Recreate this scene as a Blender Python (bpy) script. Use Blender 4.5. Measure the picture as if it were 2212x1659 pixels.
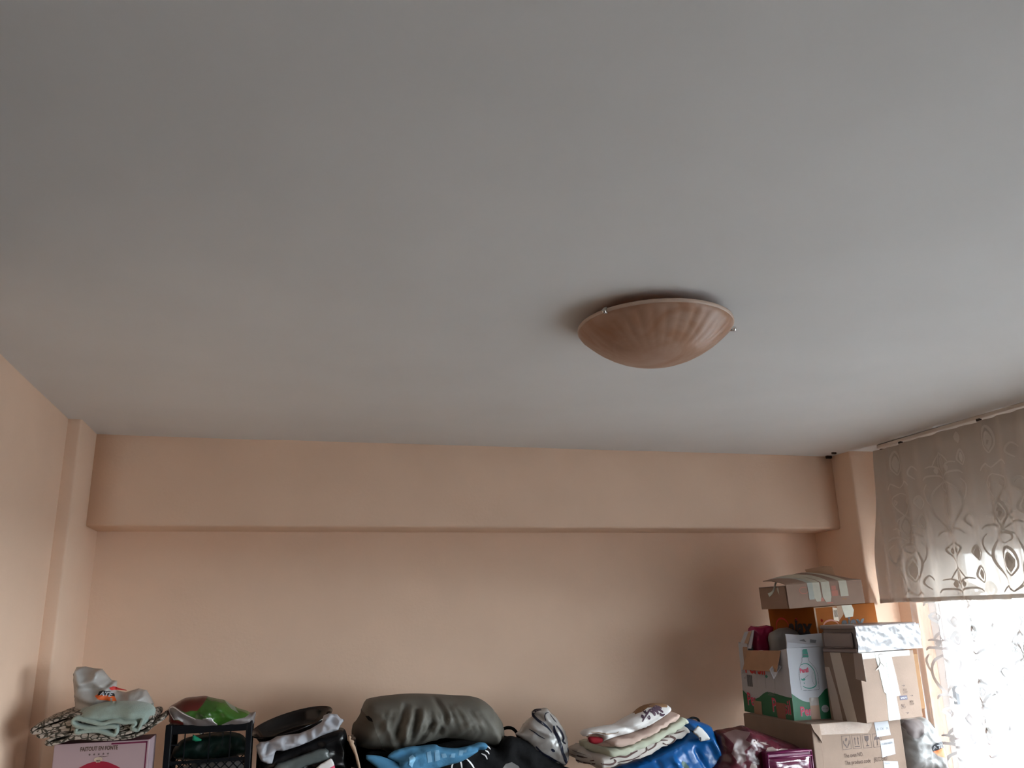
import bpy, bmesh, math, random
import numpy as np
from mathutils import Vector, Matrix, noise as mn
from mathutils.bvhtree import BVHTree
from mathutils.geometry import delaunay_2d_cdt

for o in list(bpy.data.objects):
    bpy.data.objects.remove(o)
SC = bpy.context.scene
COL = SC.collection
random.seed(7)
PI = math.pi

# ------------------------------------------------------------------ camera
cam_data = bpy.data.cameras.new('camera')
cam_data.sensor_width = 36.0
cam_data.lens = 28.88
cam_data.clip_start = 0.05
camera = bpy.data.objects.new('camera', cam_data)
COL.objects.link(camera)
_r = Vector((0.96486, -0.26166, -0.02402))
_u = Vector((-0.04903, -0.26910, 0.96186))
_f = Vector((0.25814, 0.92689, 0.27247))
camera.matrix_world = Matrix(((_r.x, _u.x, -_f.x, 0.0), (_r.y, _u.y, -_f.y, 0.0),
                              (_r.z, _u.z, -_f.z, 1.6), (0, 0, 0, 1)))
SC.camera = camera

# ------------------------------------------------------------------ daylight and exposure
SKY_STRENGTH = 25
world = bpy.data.worlds.new('overcast_sky')
SC.world = world
world.use_nodes = True
wn = world.node_tree
wn.nodes['Background'].inputs['Color'].default_value = (0.87, 0.93, 1.0, 1)
wn.nodes['Background'].inputs['Strength'].default_value = SKY_STRENGTH
# light portal that guides sky sampling through the window opening
portal_d = bpy.data.lights.new('window_portal', 'AREA')
portal_d.shape = 'RECTANGLE'
portal_d.size = 6.3
portal_d.size_y = 1.95
portal_d.cycles.is_portal = True
portal = bpy.data.objects.new('window_portal', portal_d)
COL.objects.link(portal)
portal.location = (3.86, 1.1, 1.08)
portal.rotation_euler = (Vector((-1, 0, 0)).to_track_quat('-Z', 'Y') @ Vector((0, 0, 1)).rotation_difference(Vector((0, 0, 1)))).to_euler()
SC.view_settings.view_transform = 'Standard'
SC.view_settings.look = 'None'
SC.view_settings.gamma = 1.0
SC.view_settings.use_curve_mapping = False
SC.view_settings.exposure = 0.64
SC.cycles.use_denoising = True
SC.cycles.max_bounces = 12
SC.cycles.diffuse_bounces = 6
SC.cycles.transparent_max_bounces = 16
SC.cycles.transmission_bounces = 8
SC.cycles.sample_clamp_indirect = 6.0

# ------------------------------------------------------------------ materials
def mat(name, color, rough=0.8, spec=0.3, var=0.0, var_scale=6.0, bump=0.0, bump_scale=40.0, metal=0.0,
        alpha=1.0, trans=0.0, thin=0.0, sheen=0.0, coat=0.0):
    m = bpy.data.materials.new(name)
    m.use_nodes = True
    nt = m.node_tree
    b = nt.nodes['Principled BSDF']
    b.inputs['Roughness'].default_value = rough
    b.inputs['Metallic'].default_value = metal
    b.inputs['Specular IOR Level'].default_value = spec
    b.inputs['Sheen Weight'].default_value = sheen
    b.inputs['Coat Weight'].default_value = coat
    b.inputs['Coat Roughness'].default_value = 0.15
    b.inputs['Transmission Weight'].default_value = trans
    c = (color[0], color[1], color[2], 1)
    b.inputs['Base Color'].default_value = c
    tc = nt.nodes.new('ShaderNodeTexCoord')
    if var > 0:
        n = nt.nodes.new('ShaderNodeTexNoise')
        n.inputs['Scale'].default_value = var_scale
        n.inputs['Detail'].default_value = 5
        nt.links.new(tc.outputs['Object'], n.inputs['Vector'])
        r = nt.nodes.new('ShaderNodeValToRGB')
        r.color_ramp.elements[0].position = 0.3
        r.color_ramp.elements[1].position = 0.7
        r.color_ramp.elements[0].color = tuple(min(1, v*(1-var)) for v in color) + (1,)
        r.color_ramp.elements[1].color = tuple(min(1, v*(1+var)) for v in color) + (1,)
        nt.links.new(n.outputs['Fac'], r.inputs['Fac'])
        nt.links.new(r.outputs['Color'], b.inputs['Base Color'])
    if bump > 0:
        n2 = nt.nodes.new('ShaderNodeTexNoise')
        n2.inputs['Scale'].default_value = bump_scale
        n2.inputs['Detail'].default_value = 6
        nt.links.new(tc.outputs['Object'], n2.inputs['Vector'])
        bp = nt.nodes.new('ShaderNodeBump')
        bp.inputs['Strength'].default_value = bump
        bp.inputs['Distance'].default_value = 0.01
        nt.links.new(n2.outputs['Fac'], bp.inputs['Height'])
        nt.links.new(bp.outputs['Normal'], b.inputs['Normal'])
    if alpha < 1.0:
        out = nt.nodes['Material Output']
        tr = nt.nodes.new('ShaderNodeBsdfTransparent')
        mx = nt.nodes.new('ShaderNodeMixShader')
        mx.inputs['Fac'].default_value = alpha
        nt.links.new(tr.outputs[0], mx.inputs[1])
        nt.links.new(b.outputs[0], mx.inputs[2])
        nt.links.new(mx.outputs[0], out.inputs['Surface'])
    if thin > 0:      # light passes through and scatters (cloth, glass, plastic film)
        out = nt.nodes['Material Output']
        tl = nt.nodes.new('ShaderNodeBsdfTranslucent')
        tl.inputs['Color'].default_value = c
        mx = nt.nodes.new('ShaderNodeMixShader')
        mx.inputs['Fac'].default_value = thin
        nt.links.new(b.outputs[0], mx.inputs[1])
        nt.links.new(tl.outputs[0], mx.inputs[2])
        nt.links.new(mx.outputs[0], out.inputs['Surface'])
    return m

def sheer(name, color, clear, translucent):
    m = bpy.data.materials.new(name)
    m.use_nodes = True
    nt = m.node_tree
    for n in list(nt.nodes):
        if n.type != 'OUTPUT_MATERIAL':
            nt.nodes.remove(n)
    out = [n for n in nt.nodes if n.type == 'OUTPUT_MATERIAL'][0]
    d = nt.nodes.new('ShaderNodeBsdfDiffuse'); t = nt.nodes.new('ShaderNodeBsdfTranslucent')
    tr = nt.nodes.new('ShaderNodeBsdfTransparent')
    for s in (d, t):
        s.inputs['Color'].default_value = (*color, 1)
    a = nt.nodes.new('ShaderNodeMixShader'); a.inputs['Fac'].default_value = translucent
    nt.links.new(d.outputs[0], a.inputs[1]); nt.links.new(t.outputs[0], a.inputs[2])
    b = nt.nodes.new('ShaderNodeMixShader')
    # woven threads close up where the cloth turns edge-on: less light passes straight through
    lw = nt.nodes.new('ShaderNodeLayerWeight'); lw.inputs['Blend'].default_value = 0.5
    mm = nt.nodes.new('ShaderNodeMath'); mm.operation = 'MULTIPLY_ADD'; mm.use_clamp = True
    mm.inputs[1].default_value = clear*0.9; mm.inputs[2].default_value = 1-clear
    nt.links.new(lw.outputs['Facing'], mm.inputs[0]); nt.links.new(mm.outputs[0], b.inputs['Fac'])
    nt.links.new(tr.outputs[0], b.inputs[1]); nt.links.new(a.outputs[0], b.inputs[2])
    nt.links.new(b.outputs[0], out.inputs['Surface'])
    return m

def window_glass(name):
    m = bpy.data.materials.new(name)
    m.use_nodes = True
    nt = m.node_tree
    for n in list(nt.nodes):
        if n.type != 'OUTPUT_MATERIAL':
            nt.nodes.remove(n)
    out = [n for n in nt.nodes if n.type == 'OUTPUT_MATERIAL'][0]
    tr = nt.nodes.new('ShaderNodeBsdfTransparent')
    tr.inputs['Color'].default_value = (0.95, 0.97, 0.96, 1)
    gl = nt.nodes.new('ShaderNodeBsdfGlossy'); gl.inputs['Roughness'].default_value = 0.02
    lw = nt.nodes.new('ShaderNodeLayerWeight'); lw.inputs['Blend'].default_value = 0.5
    pw_n = nt.nodes.new('ShaderNodeMath'); pw_n.operation = 'POWER'; pw_n.inputs[1].default_value = 5.0
    fr = nt.nodes.new('ShaderNodeMath'); fr.operation = 'MULTIPLY_ADD'
    fr.inputs[1].default_value = 0.85; fr.inputs[2].default_value = 0.04
    nt.links.new(lw.outputs['Facing'], pw_n.inputs[0]); nt.links.new(pw_n.outputs[0], fr.inputs[0])
    mx = nt.nodes.new('ShaderNodeMixShader')
    nt.links.new(fr.outputs[0], mx.inputs['Fac'])
    nt.links.new(tr.outputs[0], mx.inputs[1]); nt.links.new(gl.outputs[0], mx.inputs[2])
    nt.links.new(mx.outputs[0], out.inputs['Surface'])
    return m

def spotted(name, base, spots, scale, thresh, stretch=(1, 1, 1), rough=0.9, kind='crackle'):
    """fabric print: dark irregular figures on a pale ground"""
    m = mat(name, base, rough)
    nt = m.node_tree
    b = nt.nodes['Principled BSDF']
    tc = nt.nodes.new('ShaderNodeTexCoord'); mp = nt.nodes.new('ShaderNodeMapping')
    mp.inputs['Scale'].default_value = stretch
    nz = nt.nodes.new('ShaderNodeTexNoise'); nz.inputs['Scale'].default_value = scale*0.6
    mixv = nt.nodes.new('ShaderNodeMix'); mixv.data_type = 'VECTOR'
    mixv.inputs['Factor'].default_value = 0.05
    nt.links.new(tc.outputs['Object'], mp.inputs['Vector'])
    nt.links.new(mp.outputs['Vector'], nz.inputs['Vector'])
    nt.links.new(mp.outputs['Vector'], mixv.inputs['A'])
    nt.links.new(nz.outputs['Color'], mixv.inputs['B'])
    r = nt.nodes.new('ShaderNodeValToRGB')
    if kind == 'wave':
        v = nt.nodes.new('ShaderNodeTexWave'); v.inputs['Scale'].default_value = scale
        v.inputs['Distortion'].default_value = 9; v.inputs['Detail'].default_value = 1.5
        nt.links.new(mixv.outputs['Result'], v.inputs['Vector'])
        nt.links.new(v.outputs['Fac'], r.inputs['Fac'])
    else:
        v = nt.nodes.new('ShaderNodeTexVoronoi')
        v.feature = 'DISTANCE_TO_EDGE' if kind == 'crackle' else 'F1'
        v.inputs['Scale'].default_value = scale
        nt.links.new(mixv.outputs['Result'], v.inputs['Vector'])
        nt.links.new(v.outputs['Distance'], r.inputs['Fac'])
    r.color_ramp.elements[0].position = thresh
    r.color_ramp.elements[1].position = min(1, thresh+0.06)
    r.color_ramp.elements[0].color = (*spots, 1)
    r.color_ramp.elements[1].color = (*base, 1)
    nt.links.new(r.outputs['Color'], b.inputs['Base Color'])
    return m

M = {}
M['wall'] = mat('peach_wall_paint', (0.82, 0.60, 0.455), 0.75, 0.25, var=0.03, var_scale=2.5, bump=0.08, bump_scale=60)
M['ceiling'] = mat('white_ceiling_paint', (0.745, 0.735, 0.725), 0.85, 0.2, var=0.03, var_scale=1.8, bump=0.10, bump_scale=5)
M['floor'] = mat('wood_floor', (0.075, 0.06, 0.05), 0.5, 0.4, var=0.15, var_scale=4)
M['frame'] = mat('white_window_plastic', (0.82, 0.83, 0.84), 0.35, 0.5)
M['grey_plastic'] = mat('grey_plastic', (0.18, 0.19, 0.2), 0.5)
M['glass'] = window_glass('window_glass')
M['sheer'] = sheer('sheer_curtain_cloth', (0.86, 0.86, 0.88), 0.78, 0.12)
M['valance'] = sheer('lace_valance_cloth', (0.62, 0.555, 0.495), 0.025, 0.17)
M['lace'] = sheer('lace_embroidery', (0.74, 0.68, 0.62), 0.005, 0.10)
M['lace_sheer'] = sheer('sheer_embroidery', (0.82, 0.81, 0.81), 0.0, 0.075)
M['rail'] = mat('cream_rail_plastic', (0.72, 0.64, 0.57), 0.5)
M['dark_metal'] = mat('dark_metal', (0.05, 0.035, 0.03), 0.4, metal=0.6)
M['chrome'] = mat('chrome', (0.75, 0.74, 0.72), 0.18, metal=1.0)
M['kraft'] = mat('kraft_cardboard', (0.40, 0.28, 0.20), 0.85, 0.2, var=0.06, var_scale=9, bump=0.06, bump_scale=90)
M['kraft_pale'] = mat('pale_kraft_cardboard', (0.25, 0.18, 0.14), 0.8, 0.2, var=0.05, var_scale=9, bump=0.05, bump_scale=90)
M['kraft_in'] = mat('brown_cardboard_inside', (0.40, 0.24, 0.15), 0.9, 0.1, var=0.06, var_scale=14)
M['kraft_brown'] = mat('brown_cardboard', (0.33, 0.225, 0.175), 0.85, 0.2, var=0.06, var_scale=9)
M['tape_cream'] = mat('cream_paper_tape', (0.52, 0.49, 0.40), 0.5, 0.4, var=0.04, var_scale=30, bump=0.1, bump_scale=60)
M['tape_white'] = mat('white_paper_tape', (0.40, 0.415, 0.37), 0.4, 0.45, var=0.05, var_scale=30, bump=0.1, bump_scale=50)
M['tape_brown'] = mat('brown_packing_tape', (0.36, 0.22, 0.15), 0.25, 0.5)
M['tape_clear'] = mat('clear_packing_tape', (0.75, 0.6, 0.5), 0.12, 0.6, alpha=0.35, bump=0.4, bump_scale=60)
M['print_dark'] = mat('dark_carton_print', (0.10, 0.075, 0.07), 0.8)
M['print_brown'] = mat('brown_carton_print', (0.10, 0.065, 0.05), 0.8)
M['print_red'] = mat('red_print', (0.55, 0.035, 0.03), 0.5)
M['print_pink'] = mat('pink_red_print', (0.62, 0.06, 0.13), 0.5)
M['print_palered'] = mat('pale_red_carton_print', (0.50, 0.22, 0.17), 0.85)
M['print_green'] = mat('green_print', (0.008, 0.13, 0.055), 0.45, 0.4)
M['print_teal'] = mat('teal_print', (0.02, 0.22, 0.17), 0.45, 0.4)
M['print_grey'] = mat('grey_print', (0.16, 0.17, 0.19), 0.6)
M['print_white'] = mat('white_print', (0.42, 0.43, 0.455), 0.5)
M['print_black'] = mat('black_print', (0.02, 0.02, 0.025), 0.5)
M['print_orange'] = mat('orange_print', (0.72, 0.13, 0.03), 0.45)
M['paper'] = mat('white_paper', (0.36, 0.365, 0.40), 0.7, 0.2, bump=0.1, bump_scale=25)
M['white_card'] = mat('white_coated_card', (0.43, 0.445, 0.49), 0.45, 0.4)
M['orange_card'] = mat('orange_printed_card', (0.26, 0.075, 0.010), 0.75, 0.12, var=0.08, var_scale=8)
M['pink_card'] = mat('pink_printed_card', (0.36, 0.265, 0.29), 0.55, 0.35)
M['magenta_card'] = mat('dark_magenta_card', (0.13, 0.01, 0.045), 0.5)
M['enamel_red'] = mat('red_pot_print', (0.26, 0.008, 0.03), 0.4)
M['film'] = mat('clear_stretch_film', (0.86, 0.88, 0.92), 0.10, 0.9, bump=0.7, bump_scale=28, coat=0.6)
M['film_face'] = mat('packed_white_sheets', (0.27, 0.26, 0.27), 0.20, 0.6, var=0.12, var_scale=18, bump=0.3, bump_scale=30, coat=0.25)
M['pack_mauve'] = mat('mauve_pack_wrap', (0.26, 0.21, 0.20), 0.3, 0.5, bump=0.3, bump_scale=18)
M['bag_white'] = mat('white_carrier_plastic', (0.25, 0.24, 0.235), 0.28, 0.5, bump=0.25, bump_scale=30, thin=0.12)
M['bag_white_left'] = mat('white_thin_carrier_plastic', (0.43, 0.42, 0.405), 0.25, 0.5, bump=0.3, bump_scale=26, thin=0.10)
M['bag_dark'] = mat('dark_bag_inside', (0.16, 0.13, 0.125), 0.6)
M['mint'] = mat('mint_towelling', (0.28, 0.35, 0.315), 0.95, 0.1, var=0.05, var_scale=60, bump=0.35, bump_scale=300, sheen=0.3)
M['animal'] = spotted('brown_and_cream_blotch_print', (0.38, 0.33, 0.29), (0.05, 0.045, 0.035), 40, 0.075, (1, 1, 1.6))
M['crate'] = mat('black_crate_plastic', (0.004, 0.005, 0.007), 0.42, 0.14)
M['bag_green'] = mat('green_glossy_plastic', (0.03, 0.095, 0.012), 0.25, 0.5, var=0.35, var_scale=9)
M['bag_red'] = mat('dark_red_glossy_plastic', (0.085, 0.008, 0.006), 0.28, 0.5)
M['bag_lining'] = mat('white_bag_lining', (0.19, 0.17, 0.17), 0.35, 0.5)
M['bag_lining_green'] = mat('pale_green_bag_lining', (0.14, 0.165, 0.125), 0.35, 0.5)
M['black_plastic'] = mat('black_glossy_plastic', (0.006, 0.006, 0.007), 0.26, 0.3, var=0.3, var_scale=20)
M['pan'] = mat('black_enamel', (0.014, 0.011, 0.011), 0.14, 0.4)
M['dark_green_plastic'] = mat('dark_green_plastic', (0.006, 0.016, 0.013), 0.4, 0.15)
M['emerald'] = mat('emerald_plastic', (0.015, 0.26, 0.14), 0.35)
M['grey_slab'] = mat('grey_green_film', (0.085, 0.10, 0.098), 0.35, 0.5, bump=0.2, bump_scale=30)
M['olive'] = mat('olive_grey_nylon', (0.125, 0.118, 0.100), 0.6, 0.35, var=0.06, var_scale=7, bump=0.06, bump_scale=400)
M['olive_dark'] = mat('dark_olive_nylon', (0.085, 0.075, 0.06), 0.7, 0.3)
M['blue_light'] = mat('light_blue_cotton', (0.07, 0.215, 0.37), 0.85, 0.2, bump=0.15, bump_scale=120)
M['blue_stripe'] = mat('pale_blue_stripe', (0.18, 0.36, 0.53), 0.85, 0.2)
M['black_cloth'] = mat('black_cloth', (0.005, 0.005, 0.006), 0.85, 0.2, bump=0.2, bump_scale=80)
M['white_cloth'] = mat('white_cotton', (0.82, 0.80, 0.80), 0.9, 0.1, bump=0.12, bump_scale=90)
M['duvet'] = mat('pale_grey_plastic_cover', (0.34, 0.325, 0.315), 0.2, 0.5, bump=0.2, bump_scale=24, coat=0.3)
M['navy'] = mat('navy_black_print', (0.012, 0.014, 0.03), 0.4)
M['linen_white'] = mat('white_linen', (0.70, 0.68, 0.67), 0.9, 0.1, bump=0.1, bump_scale=120)
M['linen_tan'] = mat('tan_cloth', (0.32, 0.19, 0.11), 0.9, 0.1)
M['linen_red'] = mat('crimson_cloth', (0.20, 0.008, 0.014), 0.8, 0.2)
M['linen_pink'] = mat('pale_pink_linen', (0.56, 0.42, 0.36), 0.9, 0.1, var=0.04, var_scale=12, bump=0.2, bump_scale=60)
M['linen_green'] = mat('pale_green_linen', (0.47, 0.49, 0.39), 0.9, 0.1, var=0.05, var_scale=14, bump=0.2, bump_scale=60)
M['linen_swirl'] = mat('cream_grey_linen', (0.52, 0.485, 0.45), 0.9, 0.1, bump=0.15, bump_scale=80)
M['plum'] = mat('plum_print', (0.085, 0.05, 0.075), 0.85)
M['plum_brown'] = mat('brown_plum_print', (0.11, 0.065, 0.06), 0.85)
M['tarp'] = mat('blue_woven_tarpaulin', (0.003, 0.085, 0.29), 0.28, 0.5, var=0.12, var_scale=12, bump=0.15, bump_scale=24)
M['tarp_dark'] = mat('blue_tarpaulin_binding', (0.003, 0.05, 0.24), 0.35, 0.5)
M['tag'] = mat('grey_paper_tag', (0.52, 0.51, 0.50), 0.7)
M['maroon'] = mat('maroon_translucent_plastic', (0.055, 0.010, 0.016), 0.18, 0.5, var=0.5, var_scale=9, bump=0.3, bump_scale=14)
M['maroon_cloth'] = mat('taupe_cloth_under_plastic', (0.085, 0.045, 0.042), 0.35, 0.5, var=0.2, var_scale=14)
M['maroon_pale'] = mat('pale_cloth_under_plastic', (0.24, 0.18, 0.16), 0.3, 0.5)
M['purple'] = mat('purple_vinyl', (0.11, 0.007, 0.05), 0.25, 0.5)
M['purple_clear'] = mat('purple_clear_vinyl', (0.09, 0.012, 0.04), 0.06, 0.7, var=0.3, var_scale=16, bump=0.8, bump_scale=16, coat=1.0)
M['table'] = mat('dark_wood', (0.12, 0.07, 0.045), 0.5)
M['shade'] = None

# ------------------------------------------------------------------ object helpers
def tag(o, label=None, cat=None, group=None, kind=None):
    if label: o['label'] = label
    if cat: o['category'] = cat
    if group: o['group'] = group
    if kind: o['kind'] = kind
    return o

def thing(name, label, cat, loc=(0, 0, 0), rot=(0, 0, 0), group=None):
    o = bpy.data.objects.new(name, None)
    o.empty_display_size = 0.1
    COL.objects.link(o)
    o.location = loc
    o.rotation_euler = rot
    return tag(o, label, cat, group)

def part(name, verts, faces, mats, parent=None, label=None, smooth=False, mi=None, kind=None):
    me = bpy.data.meshes.new(name)
    me.from_pydata([tuple(v) for v in verts], [], [tuple(f) for f in faces])
    if not isinstance(mats, (list, tuple)):
        mats = [mats]
    for m in mats:
        me.materials.append(m)
    if mi is not None:
        for p, k in zip(me.polygons, mi):
            p.material_index = k
    if smooth:
        me.polygons.foreach_set('use_smooth', [True]*len(me.polygons))
    me.update()
    o = bpy.data.objects.new(name, me)
    COL.objects.link(o)
    if parent is not None:
        o.parent = parent
    return tag(o, label, kind=kind)

def bmpart(name, bm, mats, parent=None, label=None, smooth=False, kind=None):
    bmesh.ops.recalc_face_normals(bm, faces=bm.faces)
    me = bpy.data.meshes.new(name)
    bm.to_mesh(me); bm.free()
    for m in (mats if isinstance(mats, (list, tuple)) else [mats]):
        me.materials.append(m)
    if smooth:
        me.polygons.foreach_set('use_smooth', [True]*len(me.polygons))
    o = bpy.data.objects.new(name, me)
    COL.objects.link(o)
    if parent is not None:
        o.parent = parent
    return tag(o, label, kind=kind)

def add_box(bm, lo, hi, bevel=0.0, seg=2, shear=None):
    r = bmesh.ops.create_cube(bm, size=1.0)
    vs = r['verts']
    for v in vs:
        v.co = Vector([lo[i] + (v.co[i]+0.5)*(hi[i]-lo[i]) for i in range(3)])
    if bevel > 0:
        es = list({e for v in vs for e in v.link_edges})
        bmesh.ops.bevel(bm, geom=es, offset=bevel, segments=seg, affect='EDGES', profile=0.5)

def boxpart(name, lo, hi, m, parent=None, bevel=0.0, label=None, seg=2, kind=None, smooth=False):
    bm = bmesh.new()
    add_box(bm, lo, hi, bevel, seg)
    return bmpart(name, bm, m, parent, label, smooth, kind)

def catmull(pts, n=6, closed=True):
    pts = [Vector(p) for p in pts]
    N = len(pts); out = []
    rng = range(N) if closed else range(N-1)
    for i in rng:
        if closed:
            p0, p1, p2, p3 = pts[i-1], pts[i], pts[(i+1) % N], pts[(i+2) % N]
        else:
            p0 = pts[max(i-1, 0)]; p1 = pts[i]; p2 = pts[i+1]; p3 = pts[min(i+2, N-1)]
        for k in range(n):
            t = k/n
            out.append(0.5*((2*p1) + (p2-p0)*t + (2*p0-5*p1+4*p2-p3)*t*t + (3*p1-p0-3*p2+p3)*t**3))
    if not closed:
        out.append(pts[-1])
    return out

def resample(pts, step, closed=True):
    pts = [Vector(p) for p in pts]
    out = []
    n = len(pts)
    for i in range(n if closed else n-1):
        a, b = pts[i], pts[(i+1) % n]
        k = max(1, int(math.ceil((b-a).length/step)))
        out += [a + (b-a)*(j/k) for j in range(k)]
    if not closed:
        out.append(pts[-1])
    return out

def inside(p, poly):
    x, y = p[0], p[1]; c = False; n = len(poly); j = n-1
    for i in range(n):
        xi, yi = poly[i][0], poly[i][1]; xj, yj = poly[j][0], poly[j][1]
        if (yi > y) != (yj > y) and x < (xj-xi)*(y-yi)/(yj-yi+1e-12)+xi:
            c = not c
        j = i
    return c

def seg_dist(P, A, B):
    """P (n,2); A,B (m,2) -> min distance per P"""
    d = B-A
    L = (d*d).sum(1)+1e-12
    out = np.full(len(P), 1e9)
    for a, dd, l in zip(A, d, L):
        t = np.clip(((P-a)@dd)/l, 0, 1)
        q = a+t[:, None]*dd
        out = np.minimum(out, np.hypot(P[:, 0]-q[:, 0], P[:, 1]-q[:, 1]))
    return out

def tri2d(outline, res, cons=()):
    """triangulate a 2-D outline with interior points and optional constraint loops"""
    ring = [Vector((p[0], p[1])) for p in resample([Vector((q[0], q[1])) for q in outline], res)]
    verts = list(ring); n = len(ring)
    edges = [(i, (i+1) % n) for i in range(n)]
    for lp in cons:
        ps = resample([Vector((q[0], q[1])) for q in lp], res)
        b = len(verts)
        verts += ps
        edges += [(b+i, b+(i+1) % len(ps)) for i in range(len(ps))]
    xs = [p.x for p in ring]; ys = [p.y for p in ring]
    rnd = random.Random(3)
    cand = []
    y = min(ys); row = 0
    while y < max(ys):
        x = min(xs) + (res*0.5 if row % 2 else 0)
        while x < max(xs):
            cand.append((x+rnd.uniform(-.15, .15)*res, y+rnd.uniform(-.15, .15)*res))
            x += res
        y += res*0.87; row += 1
    P = np.array(cand)
    R = np.array([(p.x, p.y) for p in ring])
    if len(P):
        d = seg_dist(P, R, np.roll(R, -1, 0))
        keep = [i for i in range(len(P)) if d[i] > res*0.55 and inside(P[i], R)]
        verts += [Vector(P[i]) for i in keep]
    r = delaunay_2d_cdt(verts, edges, [], 0, 1e-6)
    vs, fs = r[0], r[2]
    pl = [(p.x, p.y) for p in ring]
    fs = [f for f in fs if inside(((vs[f[0]].x+vs[f[1]].x+vs[f[2]].x)/3, (vs[f[0]].y+vs[f[1]].y+vs[f[2]].y)/3), pl)]
    return [(v.x, v.y) for v in vs], fs, R

def blob(name, outline, Y, tf, tb, mats, parent, res=0.012, D=None, rough=0.0, rscale=12.0, facet=0.0, fscale=14.0,
         creases=(), regions=(), smooth=True, label=None, curve=True, lean=0.0, seed=0.0, expo=0.5):
    """a soft closed body whose front bulges towards -Y and whose back bulges to +Y; outline in (X, Z) world"""
    ol = catmull([Vector((p[0], p[1])) for p in outline], 5) if curve else [Vector((p[0], p[1])) for p in outline]
    V2, F, R = tri2d(ol, res, [r[0] for r in regions])
    P = np.array(V2)
    d = seg_dist(P, R, np.roll(R, -1, 0))
    dm = D or d.max()
    t = np.clip(d/dm, 0, 1)
    prof = (1-(1-t)**2)**expo
    z0 = min(p[1] for p in V2)
    loc = parent.location if parent is not None else Vector((0, 0, 0))
    front = []
    for (x, z), pr in zip(V2, prof):
        h = tf*pr
        if rough:
            h += rough*pr*mn.fractal(Vector((x*rscale+seed, z*rscale, seed)), 1.0, 2.0, 4)
        if facet:
            dd = mn.voronoi(Vector((x*fscale+seed, z*fscale, seed)))[0]
            h += facet*min(1.0, pr*1.5)*(0.35-(dd[1]-dd[0]))
        for (ax, az, bx, bz, w, amp) in creases:
            ex, ez = bx-ax, bz-az
            L = ex*ex+ez*ez
            s = max(0.0, min(1.0, ((x-ax)*ex+(z-az)*ez)/L))
            q = math.hypot(x-ax-s*ex, z-az-s*ez)
            taper = 0.35+0.65*math.sin(PI*min(1, max(0.0, s*0.8+0.2)))
            h += amp*taper*math.exp(-(q/w)**2)*min(1, pr*1.6)
        front.append((x-loc.x, Y-h+lean*(z-z0)-loc.y, z-loc.z))
    n = len(front)
    onb = d < 1e-5
    back = []; bi = {}
    for i, ((x, z), pr) in enumerate(zip(V2, prof)):
        if onb[i]:
            bi[i] = i
        else:
            bi[i] = n+len(back)
            back.append((x-loc.x, Y+tb*pr+lean*(z-z0)-loc.y, z-loc.z))
    faces = []; mi = []
    for f in F:
        cx = sum(V2[i][0] for i in f)/3; cz = sum(V2[i][1] for i in f)/3
        k = 0
        for poly, idx in regions:
            if inside((cx, cz), poly):
                k = idx
        a, b, c = f
        ar = (V2[b][0]-V2[a][0])*(V2[c][1]-V2[a][1])-(V2[c][0]-V2[a][0])*(V2[b][1]-V2[a][1])
        if ar < 0:
            b, c = c, b
        faces.append((a, b, c)); mi.append(k)
        faces.append((bi[a], bi[c], bi[b])); mi.append(k)
    return part(name, front+back, faces, mats, parent, label, smooth, mi)

def bvh_of(o):
    me = o.data
    off = o.parent.location if o.parent else Vector((0, 0, 0))
    return BVHTree.FromPolygons([v.co+off for v in me.vertices], [tuple(p.vertices) for p in me.polygons])

def on_front(name, polys, bv, m, parent, off=0.0012, res=0.008, label=None, root=None):
    """flat print laid on the front of a soft body: polygons in (X, Z) world"""
    loc = (root or parent).location
    vs = []; fs = []
    for poly in polys:
        V2, F, R = tri2d(poly, res)
        b = len(vs)
        last = None
        for x, z in V2:
            h = bv.ray_cast(Vector((x, -5, z)), Vector((0, 1, 0)))
            y = h[0].y-off if h[0] is not None else last
            if y is None:
                hh = bv.find_nearest(Vector((x, 3.6, z)))
                y = hh[0].y-off
            last = y
            vs.append((x-loc.x, y-loc.y, z-loc.z))
        for f in F:
            a, q, c = f
            ar = (V2[q][0]-V2[a][0])*(V2[c][1]-V2[a][1])-(V2[c][0]-V2[a][0])*(V2[q][1]-V2[a][1])
            fs.append((b+a, b+q, b+c) if ar > 0 else (b+a, b+c, b+q))
    return part(name, vs, fs, m, parent, label, True)

def ribbon2d(pts, w, n=5):
    """stroke with tapering ends as a 2-D polygon"""
    c = catmull([Vector((p[0], p[1])) for p in pts], n, closed=False)
    L = []; Rr = []
    for i, p in enumerate(c):
        t = (c[min(i+1, len(c)-1)]-c[max(i-1, 0)])
        t = t/(t.length+1e-9)
        s = i/(len(c)-1)
        ww = w*(0.45+0.55*math.sin(PI*s))*0.5
        L.append((p.x-t.y*ww, p.y+t.x*ww)); Rr.append((p.x+t.y*ww, p.y-t.x*ww))
    return L+Rr[::-1]

def text_tris(body, size, bold=0.0, shear=0.0):
    cu = bpy.data.curves.new('lettering', 'FONT')
    cu.body = body; cu.size = size; cu.offset = bold; cu.shear = shear
    cu.resolution_u = 3
    cu.fill_mode = 'FRONT'
    o = bpy.data.objects.new('lettering_source', cu)
    COL.objects.link(o)
    bpy.context.view_layer.update()
    dg = bpy.context.evaluated_depsgraph_get()
    me = bpy.data.meshes.new_from_object(o.evaluated_get(dg))
    vs = [(v.co.x, v.co.y) for v in me.vertices]
    fs = [tuple(p.vertices) for p in me.polygons]
    bpy.data.objects.remove(o); bpy.data.curves.remove(cu); bpy.data.meshes.remove(me)
    return vs, fs

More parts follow.
